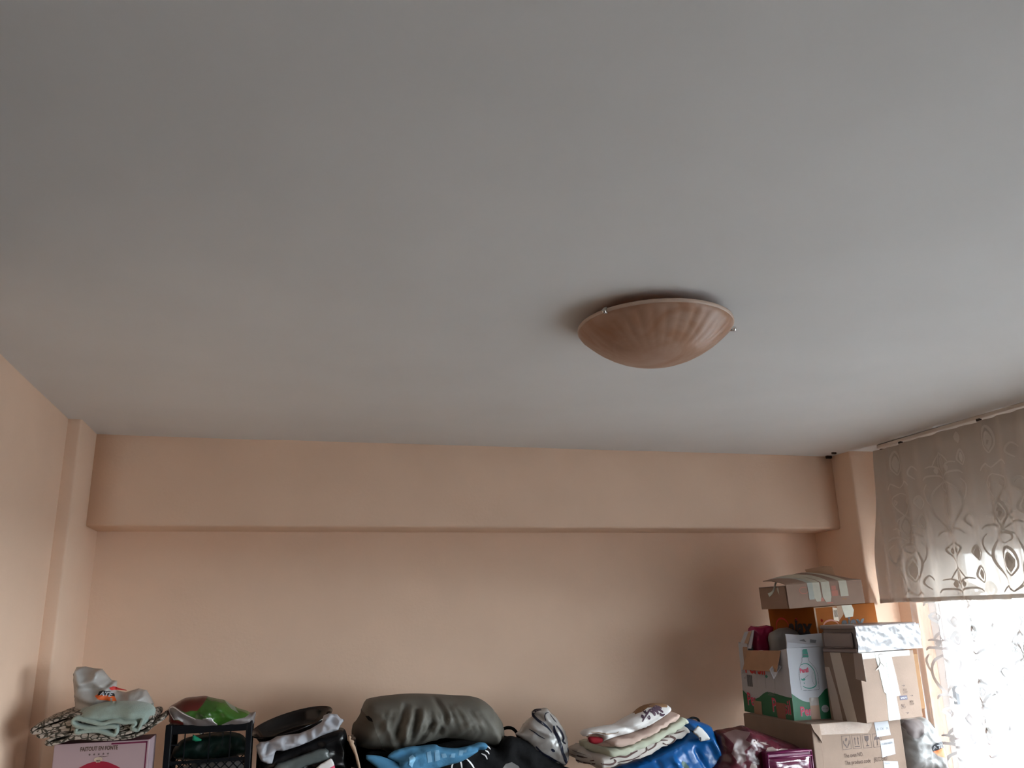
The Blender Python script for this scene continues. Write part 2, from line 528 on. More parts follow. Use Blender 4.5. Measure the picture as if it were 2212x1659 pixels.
class Face:
    """a flat printable face of a thing, in the thing's own coordinates"""
    def __init__(s, O, U, V):
        s.O = Vector(O); s.U = Vector(U).normalized(); s.V = Vector(V).normalized(); s.N = s.U.cross(s.V)
    def at(s, u, v, lift=0.0):
        return s.O+s.U*u+s.V*v+s.N*lift
    def poly(s, name, polys, m, parent, lift=0.0006, thick=0.0, label=None):
        vs = []; fs = []
        for p in polys:
            b = len(vs); n = len(p)
            ar = sum(p[i][0]*p[(i+1) % n][1]-p[(i+1) % n][0]*p[i][1] for i in range(n))
            if ar < 0: p = p[::-1]
            vs += [s.at(u, v, lift) for u, v in p]
            fs.append(tuple(range(b, b+n)))
            if thick > 0:
                c = len(vs)
                vs += [s.at(u, v, 0.0002) for u, v in p]
                fs += [(b+i, c+i, c+(i+1) % n, b+(i+1) % n) for i in range(n)]
        o = part(name, vs, fs, m, parent, label)
        return o
    def text(s, body, u, v, size, m, parent, bold=0.0, lift=0.001, name='lettering', width=None, rot=0.0, shear=0.0, clip=None, label=None):
        t, fs = text_tris(body, size, bold, shear)
        if not t: return None
        w = max(p[0] for p in t)-min(p[0] for p in t)
        k = (width/w) if width else 1.0
        ca, sa = math.cos(rot), math.sin(rot)
        x0 = min(p[0] for p in t)
        vs = []
        for x, y in t:
            x = (x-x0)*k
            vs.append(s.at(u+x*ca-y*sa, v+x*sa+y*ca, lift))
        if clip:
            bm = bmesh.new()
            bv = [bm.verts.new(p) for p in vs]
            for f in fs:
                try: bm.faces.new([bv[i] for i in f])
                except ValueError: pass
            bmesh.ops.bisect_plane(bm, geom=bm.verts[:]+bm.edges[:]+bm.faces[:], plane_co=s.at(*clip[0]),
                                   plane_no=s.U*clip[1][0]+s.V*clip[1][1], clear_outer=True)
            me = bpy.data.meshes.new(name); bm.to_mesh(me); bm.free(); me.materials.append(m)
            o = bpy.data.objects.new(name, me); COL.objects.link(o); o.parent = parent
            return tag(o, label)
        return part(name, vs, fs, m, parent, label)

def rect(u0, v0, u1, v1):
    return [(u0, v0), (u1, v0), (u1, v1), (u0, v1)]

def ell(cu, cv, ru, rv, n=20, a0=0, a1=2*PI):
    return [(cu+ru*math.cos(a0+(a1-a0)*i/n), cv+rv*math.sin(a0+(a1-a0)*i/n)) for i in range(n+(0 if abs(a1-a0-2*PI) < 1e-6 else 1))]

def tube_mesh(pts, r, n=8, closed=False):
    pts = [Vector(p) for p in pts]
    vs = []; fs = []
    N = len(pts)
    up = Vector((0, 0, 1))
    for i, p in enumerate(pts):
        t = (pts[min(i+1, N-1)]-pts[max(i-1, 0)]).normalized()
        a = t.cross(up)
        if a.length < 1e-3: a = t.cross(Vector((1, 0, 0)))
        a.normalize(); b = t.cross(a)
        rr = r[i] if isinstance(r, (list, tuple)) else r
        for k in range(n):
            q = 2*PI*k/n
            vs.append(p+a*math.cos(q)*rr+b*math.sin(q)*rr)
    for i in range(N-1):
        for k in range(n):
            fs.append((i*n+k, i*n+(k+1) % n, (i+1)*n+(k+1) % n, (i+1)*n+k))
    fs.append(tuple(range(n))[::-1]); fs.append(tuple(range((N-1)*n, N*n)))
    return vs, fs

def lathe_mesh(prof, n=48, fn=None):
    vs = []; fs = []
    for i, (r, z) in enumerate(prof):
        for k in range(n):
            a = 2*PI*k/n
            rr, zz = (fn(r, z, a) if fn else (r, z))
            vs.append((rr*math.cos(a), rr*math.sin(a), zz))
    for i in range(len(prof)-1):
        for k in range(n):
            fs.append((i*n+k, i*n+(k+1) % n, (i+1)*n+(k+1) % n, (i+1)*n+k))
    return vs, fs

def slab_sweep(name, spine, bvec, width, thick, m, parent, n=6, rough=0.0015, rscale=25, label=None, round_front=True, taper=None):
    """folded cloth: a rounded slab swept along a spine (world coordinates); bvec points to the back"""
    sp = catmull([Vector(p) for p in spine], n, closed=False)
    b = Vector(bvec).normalized()
    loc = parent.location
    cs = []
    K = 8; r = thick/2
    for i in range(K+1):                      # rounded front fold
        a = PI/2+PI*i/K
        cs.append((r+r*math.cos(a), r*math.sin(a)))
    nb = 6
    for i in range(1, nb+1): cs.append((r+(width-r)*i/nb, -r))
    for i in range(nb, 0, -1): cs.append((r+(width-r)*i/nb, r))
    C = len(cs); vs = []; fs = []
    N = len(sp)
    for i, p in enumerate(sp):
        t = (sp[min(i+1, N-1)]-sp[max(i-1, 0)]).normalized()
        up = b.cross(t).normalized()
        if up.z < 0: up = -up
        s = i/(N-1)
        e = min(1.0, 0.25+min(s, 1-s)*22)      # soft ends
        for (w, h) in cs:
            q = p+b*w+up*h*(0.55+0.45*e)*(taper(s) if taper else 1)
            k = rough*mn.fractal(q*rscale, 1.0, 2.0, 3)
            vs.append(q+up*k*1.3+b*k-loc)
    for i in range(N-1):
        for k in range(C):
            fs.append((i*C+k, (i+1)*C+k, (i+1)*C+(k+1) % C, i*C+(k+1) % C))
    fs.append(tuple(range(C))); fs.append(tuple(range((N-1)*C, N*C))[::-1])
    o = part(name, vs, fs, m, parent, label, True)
    return o

def fold_sheet(name, path, thick, y0, y1, m, parent, ny=10, n=6, rise=0.0, rough=0.003, rscale=14, label=None, shift=0.0):
    """a folded cloth seen from its fold side: the folded line (X, Z) carried back from y0 to y1"""
    c = catmull([Vector((p[0], p[1])) for p in path], n, closed=False)
    L = []; R = []
    N = len(c)
    for i, p in enumerate(c):
        t = c[min(i+1, N-1)]-c[max(i-1, 0)]
        t = t/(t.length+1e-9)
        L.append(Vector((p.x-t.y*thick/2, p.y+t.x*thick/2))); R.append(Vector((p.x+t.y*thick/2, p.y-t.x*thick/2)))
    ring = L+R[::-1]
    C = len(ring)
    loc = parent.location
    vs = []; fs = []
    for j in range(ny+1):
        s = j/ny
        y = y0+(y1-y0)*s
        for p in ring:
            q = Vector((p.x+shift*s, y, p.y+rise*s))
            k = rough*min(1, s*4+0.3)*mn.fractal(q*rscale, 1.0, 2.0, 3)
            vs.append(q+Vector((0.4*k, 0.6*k, k))-loc)
    for j in range(ny):
        for k in range(C):
            fs.append((j*C+k, j*C+(k+1) % C, (j+1)*C+(k+1) % C, (j+1)*C+k))
    for base, flip in ((0, False), (ny*C, True)):
        for i in range(N-1):
            f = (base+i, base+C-1-i, base+C-2-i, base+i+1)
            fs.append(f[::-1] if flip else f)
    return part(name, vs, fs, m, parent, label, True)

# ------------------------------------------------------------------ the room
XL, XR, YB, YF, ZC = -1.015, 3.60, 4.80, -3.70, 2.55
WY0, WY1, WZ0, WZ1 = -2.00, 4.20, 0.12, 2.02     # window opening in the right wall

def struct(o):
    o['kind'] = 'structure'
    return o

struct(boxpart('floor', (XL-.2, YF-.2, -.12), (XR+.2, YB+.2, 0), M['floor']))

def relief_grid(name, x0, x1, y0, y1, z, nx, ny, m, amp, scale):
    vs = []; fs = []
    for j in range(ny+1):
        for i in range(nx+1):
            x = x0+(x1-x0)*i/nx; y = y0+(y1-y0)*j/ny
            vs.append((x, y, z+amp*mn.fractal(Vector((x*scale, y*scale, 3)), 1, 2, 3)))
    for j in range(ny):
        for i in range(nx):
            a = j*(nx+1)+i
            fs.append((a, a+nx+1, a+nx+2, a+1))
    b = len(vs)
    vs += [(x0, y0, z+.15), (x1, y0, z+.15), (x1, y1, z+.15), (x0, y1, z+.15)]
    fs += [(b, b+1, b+2, b+3)]
    o = part(name, vs, fs, m, smooth=True)
    return o
struct(relief_grid('ceiling', XL-.2, XR+.2, YF-.2, YB+.2, ZC, 90, 120, M['ceiling'], 0.004, 1.3))
struct(boxpart('wall_left', (XL-.2, YF-.2, 0), (XL, YB+.2, ZC+.05), M['wall']))
struct(boxpart('wall_back', (XL, YB, 0), (XR, YB+.2, ZC+.05), M['wall']))
struct(boxpart('wall_front', (XL, YF-.2, 0), (XR, YF, ZC+.05), M['table']))
for k in range(7):      # dark closet doors added out of view along the left wall to dim the ceiling
    struct(boxpart('trim_%d' % (6+k), (XL-.05, YF+.02+k*.86, .01), (XL+.035, YF+.87+k*.86, ZC-.02), M['table'], None, .006))
bm = bmesh.new()
add_box(bm, (XR, YF-.2, 0), (XR+.22, WY0, ZC+.05))
add_box(bm, (XR, WY1, 0), (XR+.22, YB+.2, ZC+.05))
add_box(bm, (XR, WY0, WZ1), (XR+.22, WY1, ZC+.05))
add_box(bm, (XR, WY0, 0), (XR+.22, WY1, WZ0))
struct(bmpart('wall_right', bm, M['wall']))

def plaster_box(name, lo, hi, bevel, amp=0.0015, cut=26, axis=0):
    """a plastered block with soft, slightly uneven arrises"""
    bm = bmesh.new()
    add_box(bm, lo, hi)
    es = [e for e in bm.edges if abs((e.verts[0].co-e.verts[1].co)[axis]) > 1e-4]
    bmesh.ops.bevel(bm, geom=es, offset=bevel, segments=3, affect='EDGES', profile=0.5)
    es = [e for e in bm.edges if abs((e.verts[0].co-e.verts[1].co)[axis]) > (hi[axis]-lo[axis])*0.8]
    bmesh.ops.subdivide_edges(bm, edges=es, cuts=cut, use_grid_fill=True)
    for v in bm.verts:
        k = mn.fractal(v.co*3.0, 1, 2, 3)*amp
        if axis == 0: v.co.z += k; v.co.y += k
        else: v.co.x += k*.4; v.co.y += k*.4
    o = bmpart(name, bm, M['wall'], smooth=True)
    for p in o.data.polygons: p.use_smooth = True
    return struct(o)
plaster_box('trim_1', (-0.97, 4.53, 2.085), (3.42, 4.82, ZC+.06), 0.014)          # ceiling beam along the back wall
plaster_box('trim_2', (XL-.03, 4.20, -.02), (-0.955, 4.83, ZC+.06), 0.012, axis=2)  # column in the left corner
plaster_box('trim_3', (3.40, 4.35, -.02), (XR+.03, 4.83, ZC+.06), 0.012, axis=2)    # column in the right corner

# ------------------------------------------------------------------ the window
win = thing('window_1', None, None, (XR+.08, WY0, WZ0))
win['kind'] = 'structure'
WW, WH = WY1-WY0, WZ1-WZ0
def wbar(name, y0, y1, z0, z1, d0=0.0, d1=0.07, parent=win, m='frame', bev=0.006):
    return boxpart(name, (d0, y0, z0), (d1, y1, z1), M[m], parent, bev)
wbar('outer_frame', 0, WW, 0, .07); wbar('outer_frame', 0, WW, WH-.07, WH)
wbar('outer_frame', 0, .07, .07, WH-.07); wbar('outer_frame', WW-.24, WW, .07, WH-.07)
sash_n = 4
sw = (WW-.31-.06*(sash_n-1))/sash_n
for k in range(sash_n):
    y0 = .07+k*(sw+.06); y1 = y0+sw
    if k: wbar('mullion', y0-.06, y0, .07, WH-.07)
    for a in ((y0, y1, .07, .14), (y0, y1, WH-.14, WH-.07), (y0, y0+.05, .14, WH-.14), (y1-.05, y1, .14, WH-.14)):
        wbar('sash', *a, d0=.012, d1=.05)
    wbar('glass_pane', y0+.045, y1-.045, .13, WH-.13, d0=.032, d1=.036, m='glass', bev=0)
    if k == sash_n-1:
        wbar('window_handle', y0+.02, y0+.045, .85, 1.0, d0=-.02, d1=.012)
    else:
        wbar('window_handle', y1-.045, y1-.02, .85, 1.0, d0=-.02, d1=.012)
# reveal lining between window and wall face, with the blind's strap winder
lin = thing('blind_strap_winder', 'white blind strap winder with grey cover plate beside the window behind the sheer curtain', 'strap winder', (3.682, 4.09, 1.33))
boxpart('winder_case', (-.022, -.035, 0.0), (.0, .045, .085), M['frame'], lin, .006)
boxpart('strap', (-.010, -.010, .085), (-.007, .012, .68), M['frame'], lin)
boxpart('strap', (-.010, -.010, -.20), (-.007, .012, 0), M['frame'], lin)
boxpart('winder_cover', (-.02, -.022, -.26), (.0, .03, -.165), M['grey_plastic'], lin, .004, label='grey cover plate')

# ------------------------------------------------------------------ curtains
XC = 3.46
def fold_x(y, z, kind):
    if kind == 'valance':
        s = (2.5-z)/0.9
        a = 0.010+0.010*s
        return XC - .026 + a*(0.65*math.sin(y*19.0+0.8*math.sin(y*5)) + 0.95*math.sin(y*46+1.3+1.2*math.sin(y*7.7))) + 0.004*math.sin(z*9+y*7) + 0.006*s
    s = max(0, min(1, (2.5-z)/1.6))
    a = 0.013+0.019*s
    return XC+.070 + a*(math.sin(y*27+0.9*math.sin(y*6.3)) + 0.45*math.sin(y*57+.7)) + .004*math.sin(z*6+y*3)

def curtain_sheet(name, kind, y0, y1, z0, z1, m, parent, dy, nz, edge=None):
    ny = int((y1-y0)/dy)
    vs = []; fs = []
    for j in range(nz+1):
        z = z0+(z1-z0)*j/nz
        for i in range(ny+1):
            y = y0+(y1-y0)*i/ny
            if edge: y += edge(z)*(i/ny)
            zz = z
            if kind == 'valance' and j == 0:
                zz += 0.006*math.sin(y*14)
            vs.append((fold_x(y, z, kind)-parent.location.x, y-parent.location.y, zz-parent.location.z))
    for j in range(nz):
        for i in range(ny):
            a = j*(ny+1)+i
            fs.append((a, a+1, a+ny+2, a+ny+1))
    return part(name, vs, fs, m, parent, smooth=True)

def motif_strokes():
    """one repeat of the embroidered lattice: ogee, bud, winged flower, scrolls; unit cell 0.36 wide x 0.62 high"""
    S = []
    S.append(([(0.18, 0.02), (0.10, 0.10), (0.055, 0.20), (0.09, 0.29), (0.18, 0.34)], .012))
    S.append(([(0.18, 0.02), (0.26, 0.10), (0.305, 0.20), (0.27, 0.29), (0.18, 0.34)], .012))
    S.append(([(0.18, 0.34), (0.13, 0.37), (0.06, 0.375), (0.03, 0.355)], .011))
    S.append(([(0.18, 0.34), (0.23, 0.37), (0.30, 0.375), (0.33, 0.355)], .011))
    S.append(([(0.18, 0.34), (0.155, 0.40), (0.10, 0.43), (0.06, 0.425)], .010))
    S.append(([(0.18, 0.34), (0.205, 0.40), (0.26, 0.43), (0.30, 0.425)], .010))
    S.append(([(0.18, 0.36), (0.145, 0.43), (0.18, 0.50), (0.215, 0.43), (0.18, 0.36)], .013))
    S.append(([(0.10, 0.43), (0.13, 0.47), (0.18, 0.50)], .009))
    S.append(([(0.26, 0.43), (0.23, 0.47), (0.18, 0.50)], .009))
    S.append(([(0.18, 0.50), (0.14, 0.55), (0.10, 0.60), (0.18, 0.64)], .011))
    S.append(([(0.18, 0.50), (0.22, 0.55), (0.26, 0.60), (0.18, 0.64)], .011))
    S.append(([(0.18, 0.10), (0.145, 0.15), (0.15, 0.21), (0.18, 0.25), (0.21, 0.21), (0.215, 0.15), (0.18, 0.10)], .014))
    S.append(([(0.165, 0.17), (0.18, 0.20), (0.195, 0.17)], .010))
    S.append(([(0.18, 0.02), (0.13, 0.05), (0.09, 0.045), (0.07, 0.02)], .010))
    S.append(([(0.18, 0.02), (0.23, 0.05), (0.27, 0.045), (0.29, 0.02)], .010))
    S.append(([(0.055, 0.20), (0.03, 0.24), (0.02, 0.29), (0.05, 0.33)], .010))
    S.append(([(0.305, 0.20), (0.33, 0.24), (0.34, 0.29), (0.31, 0.33)], .010))
    S.append(([(0.18, 0.27), (0.15, 0.29), (0.15, 0.315), (0.18, 0.325), (0.21, 0.315), (0.21, 0.29), (0.18, 0.27)], .011))
    S.append(([(0.02, 0.40), (0.05, 0.44), (0.02, 0.49), (-0.01, 0.44), (0.02, 0.40)], .012))
    S.append(([(0.02, 0.05), (0.06, 0.09), (0.03, 0.13), (-0.01, 0.10)], .011))
    S.append(([(0.02, 0.52), (0.05, 0.57), (0.02, 0.60), (-0.02, 0.56), (0.02, 0.52)], .014))
    return S

def leaf_fill(cy, cz, w, h):
    return [(cy, cz-h), (cy+w*.8, cz-h*.4), (cy+w, cz+h*.2), (cy+w*.4, cz+h*.8), (cy, cz+h), (cy-w*.4, cz+h*.8), (cy-w, cz+h*.2), (cy-w*.8, cz-h*.4)]

def embroidery(kind, y0, y1, z0, z1, parent, ks=1.0, off=-0.0025, ymax=None):
    vs = []; fs = []
    loc = parent.location
    def put(poly):
        if not all(y0 < p[0] < y1 and z0 < p[1] < z1 for p in poly): return
        n = len(poly)//2
        b = len(vs)
        for p in poly:
            vs.append((fold_x(p[0], p[1], kind)+off-loc.x, p[0]-loc.y, p[1]-loc.z))
        for i in range(n-1):
            fs.append((b+i, b+i+1, b+2*n-2-i, b+2*n-1-i))
    cw, ch = 0.36*ks, 0.62*ks
    i = 0; y = y1
    while y > y0-cw:
        sh = (ch*0.5 if i % 2 else 0)
        z = z0-ch
        while z < z1+ch:
            for pts, w in motif_strokes():
                put(ribbon2d([(y-cw+p[0]*ks*.9, z+sh+p[1]*ks*.95) for p in pts], w*ks*(1.0 if kind == 'valance' else 1.8), 6))
            for (cy, cz, w, h) in ((.18, .17, .026, .055), (.18, .43, .024, .045), (.02, .56, .025, .035), (.12, .40, .016, .022), (.24, .40, .016, .022), (.14, .585, .018, .02), (.22, .585, .018, .02), (.02, .445, .016, .03)):
                pl = [(y-cw+p[0]*ks*.9, z+sh+p[1]*ks*.95) for p in leaf_fill(cy, cz, w, h)]
                put(pl[0:4]+pl[4:8])
            z += ch
        y -= cw*0.97; i += 1
    o = part('embroidery', vs, fs, M['lace'] if kind == 'valance' else M['lace_sheer'], parent, 'dense white lace motifs of buds, flowers and ogees', True)
    o['kind'] = 'stuff'
    return o

val = thing('curtain_valance', 'short greyish lace valance hanging from the ceiling rail over the sheer curtain', 'valance', (XC, 2.5, 1.62))
curtain_sheet('cloth', 'valance', -2.1, 4.16, 1.625, 2.515, M['valance'], val, .012, 24, edge=lambda z: .17*(2.515-z)/.89)
embroidery('valance', -.9, 4.20, 1.64, 2.50, val, 0.98)
def hem_strip(name, kind, y0, y1, z0, z1, parent, m, off):
    ny = int((y1-y0)/.012); vs = []; fs = []
    for z in (z0, z1):
        for i in range(ny+1):
            y = y0+(y1-y0)*i/ny
            vs.append((fold_x(y, z, kind)+off-parent.location.x, y-parent.location.y, z-parent.location.z))
    for i in range(ny):
        fs.append((i, i+1, ny+2+i, ny+1+i))
    return part(name, vs, fs, m, parent, smooth=True)
hem_strip('hem', 'valance', -2.1, 4.325, 1.626, 1.648, val, M['valance'], -.002)
hem_strip('heading_tape', 'valance', -2.1, 4.165, 2.455, 2.515, val, M['valance'], .003)

SHY = 4.145
sh = thing('sheer_curtain', 'long white sheer lace curtain in soft folds hanging in front of the window', 'curtain', (XC+.055, 2.4, 0.05))
curtain_sheet('cloth', 'sheer', -2.1, SHY, 0.05, 2.51, M['sheer'], sh, .009, 20, edge=lambda z: 0.05*(1.6-z))
embroidery('sheer', -.9, SHY-.01, 0.10, 1.75, sh, 0.8)

rail = thing('curtain_rail', 'cream double curtain rail fixed along the ceiling above the lace valance', 'curtain rail', (3.475, 2.45, ZC-.022))
boxpart('rail_body', (-.03, -4.6, 0.0), (.075, 1.70, .021), M['rail'], rail, .004)
for dx in (0.028, .082):
    boxpart('end_stop', (dx-.012, 1.69, -.012), (dx+.014, 1.735, .006), M['dark_metal'], rail, .003, label='dark end stop')
for yy in (1.50, .92, .3, -.4, -1.1):
    boxpart('runner', (-.034, yy-.012, -.010), (-.018, yy+.012, .003), M['dark_metal'], rail, .002)
tag(boxpart('ceiling_hook', (3.345, 4.498, ZC-.018), (3.385, 4.516, ZC+.004), M['dark_metal'], None, .004), 'larger dark metal ceiling hook where the beam meets the right corner column', 'hook', 'ceiling hooks near the right corner')
tag(boxpart('ceiling_hook', (3.307, 4.386, ZC-.012), (3.337, 4.402, ZC+.004), M['dark_metal'], None, .004), 'smaller dark ceiling hook slightly nearer than the one at the beam', 'hook', 'ceiling hooks near the right corner')

# ------------------------------------------------------------------ ceiling lamp
def alabaster():
    m = mat('peach_alabaster_glass', (0.66, 0.38, 0.24), 0.28, 0.5)
    nt = m.node_tree
    b = nt.nodes['Principled BSDF']
    tc = nt.nodes.new('ShaderNodeTexCoord')
    n = nt.nodes.new('ShaderNodeTexNoise'); n.inputs['Scale'].default_value = 7
    n.inputs['Detail'].default_value = 4; n.inputs['Distortion'].default_value = 1.2
    nt.links.new(tc.outputs['Object'], n.inputs['Vector'])
    r = nt.nodes.new('ShaderNodeValToRGB')
    r.color_ramp.elements[0].position = .35; r.color_ramp.elements[1].position = .68
    r.color_ramp.elements[0].color = (0.58, 0.33, 0.21, 1); r.color_ramp.elements[1].color = (0.68, 0.48, 0.37, 1)
    nt.links.new(n.outputs['Fac'], r.inputs['Fac'])
    nt.links.new(r.outputs['Color'], b.inputs['Base Color'])
    tl = nt.nodes.new('ShaderNodeBsdfTranslucent')
    nt.links.new(r.outputs['Color'], tl.inputs['Color'])
    mx = nt.nodes.new('ShaderNodeMixShader'); mx.inputs['Fac'].default_value = 0.3
    nt.links.new(b.outputs[0], mx.inputs[1]); nt.links.new(tl.outputs[0], mx.inputs[2])
    nt.links.new(mx.outputs[0], nt.nodes['Material Output'].inputs['Surface'])
    return m
M['shade'] = alabaster()
lamp = thing('ceiling_lamp', 'peach alabaster glass bowl lamp with fluted ribs mounted on the white ceiling', 'ceiling lamp', (1.16, 2.37, 2.517))
prof = [(0.236, .004), (0.242, .001), (0.2425, -.004), (0.240, -.012), (0.233, -.021), (0.222, -.031), (0.206, -.045), (0.184, -.063),
        (0.158, -.080), (0.128, -.096), (0.094, -.109), (0.058, -.118), (0.028, -.122), (0.001, -.123)]
prof = [(r*1.055, z*1.03) for r, z in prof]
def flute(r, z, a):
    w = max(0, min(1, (r-.12)/.10))*max(0, min(1, (.256-r)/.012))
    k = abs(math.sin(a*17))-.6
    return r*(1+.006*w*k), z-.0016*w*k
vs, fs = lathe_mesh(prof, 204, flute)
n0 = len(vs)
vi, fi = lathe_mesh([(r-.004, z+.005) if r > .01 else (r, z+.005) for r, z in prof], 204, flute)
vs += vi; fs += [tuple(i+n0 for i in f[::-1]) for f in fi]
fs += [(k, n0+k, n0+(k+1) % 204, (k+1) % 204) for k in range(204)]
part('glass_shade', vs, fs, M['shade'], lamp, smooth=True)
vs, fs = lathe_mesh([(0.001, .006), (.060, .006), (.066, .010), (.068, .036), (0.001, .036)], 48)
part('ceiling_plate', vs, fs, M['frame'], lamp, 'white metal ceiling plate')
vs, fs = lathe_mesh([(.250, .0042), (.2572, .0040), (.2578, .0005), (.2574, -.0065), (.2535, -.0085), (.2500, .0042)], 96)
part('glass_rim', vs, fs, mat('pale_peach_glass_edge', (.66, .50, .40), .3, .5), lamp, 'paler ground edge of the glass bowl, its lit side put into the colour', True)  # rim paler than the bowl's glass: ground edge plus lit side in the colour
for a in (math.atan2(-.061+.0, .247), math.atan2(-.103, -.175), math.atan2(.2, -.08)):
    cx, cy = .256*math.cos(a), .243*math.sin(a)
    bm = bmesh.new()
    add_box(bm, (-.003, -.006, -.013), (.009, .006, .009), .002)
    add_box(bm, (-.192, -.004, .0065), (.006, .004, .0095), .001)
    bmesh.ops.create_uvsphere(bm, u_segments=12, v_segments=8, radius=.0085, matrix=Matrix.Translation((.012, 0, -.006)))
    bmesh.ops.transform(bm, matrix=Matrix.Translation((cx, cy, 0)) @ Matrix.Rotation(a, 4, 'Z'), verts=bm.verts)
    bmpart('clip', bm, M['chrome'], lamp, 'chrome clip holding the glass rim', True)
    # clip arm reaches the plate

# ground outside, several floors below
struct(part('ground', [(-70, -110, -9), (110, -110, -9), (110, 120, -9), (-70, 120, -9)], [(0, 1, 2, 3)], mat('pale_street_ground', (0.085, 0.087, 0.09), 0.9)))

# ------------------------------------------------------------------ the long low table that carries the piles (its top lies below the picture)
ZT = 0.78
tb = thing('long_table', 'dark wooden table below the heaped boxes and bags along the back wall', 'table', (1.2, 4.0, 0))
boxpart('tabletop', (-2.12, -.45, ZT-.04), (2.17, .33, ZT), M['table'], tb, .006)
for sx in (-2.06, 0.0, 2.08):
    for sy in (-.40, .27):
        boxpart('leg', (sx-.03, sy-.03, 0), (sx+.03, sy+.03, ZT-.04), M['table'], tb, .004)

# ------------------------------------------------------------------ pink cooking pot carton
PC = (-0.817, 3.800, 1.165)  # most points and outlines below are image pixels projected to chosen depths
pw, ph = 0.345, 0.0
pot = thing('cooking_pot_carton', 'pink carton printed with a red cast iron pot and FAITOUT EN FONTE', 'carton', (PC[0]-.006, PC[1], ZT), (0, 0, -.02))
PH = PC[2]-ZT
bm = bmesh.new(); add_box(bm, (0, 0, 0), (.345, .17, PH), .003)
o = bmpart('carton_body', bm, [M['pink_card'], M['magenta_card']], pot)
for f in o.data.polygons:
    if f.normal.z > .7: f.material_index = 1
F = Face((0, 0, 0), (1, 0, 0), (0, 0, 1))
F.poly('border_stripe', [rect(.205, PH-.012, .337, PH-.006)], M['magenta_card'], pot, label='dark magenta border line')
F.poly('border_stripe', [rect(.333, .02, .3375, PH-.006)], M['magenta_card'], pot)
F.text('FAITOUT EN FONTE', .095, PH-.030, .021, M['print_brown'], pot, bold=.0006, width=.135)
def star(cu, cv, r):
    return [(cu+(r if k % 2 == 0 else r*.42)*math.cos(PI/2+k*PI/5), cv+(r if k % 2 == 0 else r*.42)*math.sin(PI/2+k*PI/5)) for k in range(10)]
for k in range(5):
    F.poly('printed_star', [star(.130+k*.0165, PH-.044, .0052)], M['print_dark'], pot)
F.poly('script_line', [ribbon2d([(.160, PH-.055), (.175, PH-.0525), (.185, PH-.0545), (.200, PH-.052)], .0022)], M['print_brown'], pot)
lid = [(.070, PH-0.117), (.076, PH-0.102), (.095, PH-0.090), (.125, PH-0.076), (.145, PH-0.071), (.182, PH-0.071), (.202, PH-0.076), (.232, PH-0.090), (.251, PH-0.102), (.257, PH-0.117)]
F.poly('printed_pot', [lid, rect(.052, PH-0.124, .275, PH-0.117), [(.062, PH-0.124), (.265, PH-0.124), (.258, PH-0.232), (.240, PH-0.252), (.087, PH-0.252), (.069, PH-0.232)]], M['enamel_red'], pot, label='picture of a red enamel pot')
F.poly('printed_knob', [ell(.1635, PH-0.063, .016, .009, 16), rect(.156, PH-0.074, .171, PH-0.065)], M['chrome'], pot, .0009, label='silver knob in the picture')
S = Face((.345, 0, 0), (0, 1, 0), (0, 0, 1))
S.poly('side_print', [rect(.012, .03, .158, PH-.02)], M['pink_card'], pot)

# ------------------------------------------------------------------ folded blotch-print blanket on that carton
bl = thing('folded_blanket', 'folded cream and dark brown blotch print blanket lying on the pink carton', 'blanket', (-.70, 3.9, PC[2]))
zig = [(-0.434, 1.241), (-0.467, 1.219), (-0.502, 1.193), (-0.568, 1.180), (-0.661, 1.182), (-0.744, 1.190), (-0.791, 1.180), (-0.828, 1.173), (-0.839, 1.182), (-0.815, 1.198), (-0.770, 1.205), (-0.687, 1.197), (-0.587, 1.195), (-0.512, 1.211), (-0.472, 1.235), (-0.487, 1.249), (-0.531, 1.226), (-0.605, 1.209), (-0.705, 1.213), (-0.772, 1.222), (-0.822, 1.210), (-0.860, 1.202), (-0.871, 1.211), (-0.840, 1.222), (-0.773, 1.235), (-0.690, 1.229), (-0.607, 1.226), (-0.540, 1.238), (-0.514, 1.252), (-0.542, 1.261), (-0.625, 1.244), (-0.709, 1.247), (-0.775, 1.249), (-0.838, 1.232), (-0.885, 1.218), (-0.893, 1.230), (-0.859, 1.245), (-0.817, 1.260), (-0.777, 1.269), (-0.694, 1.268), (-0.593, 1.260)]
fold_sheet('folded_layers', zig, .013, 3.75, 4.02, M['animal'], bl, ny=10, n=5, rise=0.012, rough=.010, rscale=18)
# ------------------------------------------------------------------ mint towel
tw = thing('mint_towel', 'folded mint green towel with open folds on top of the blotch print blanket', 'towel', (-.62, 3.85, PC[2]+.09))
tp = [(-0.501, 1.247), (-0.509, 1.223), (-0.517, 1.207), (-0.539, 1.218), (-0.526, 1.231), (-0.534, 1.238), (-0.568, 1.240), (-0.605, 1.245), (-0.646, 1.237), (-0.688, 1.248), (-0.722, 1.258), (-0.744, 1.261), (-0.751, 1.250), (-0.733, 1.235), (-0.686, 1.224), (-0.645, 1.225), (-0.603, 1.225), (-0.592, 1.218), (-0.595, 1.197), (-0.617, 1.200), (-0.660, 1.213), (-0.701, 1.215), (-0.729, 1.212), (-0.736, 1.219), (-0.732, 1.227)]
fold_sheet('folded_edge', tp, .012, 3.715, 3.95, M['mint'], tw, ny=8, n=5, rise=0.035, rough=.006, rscale=16)
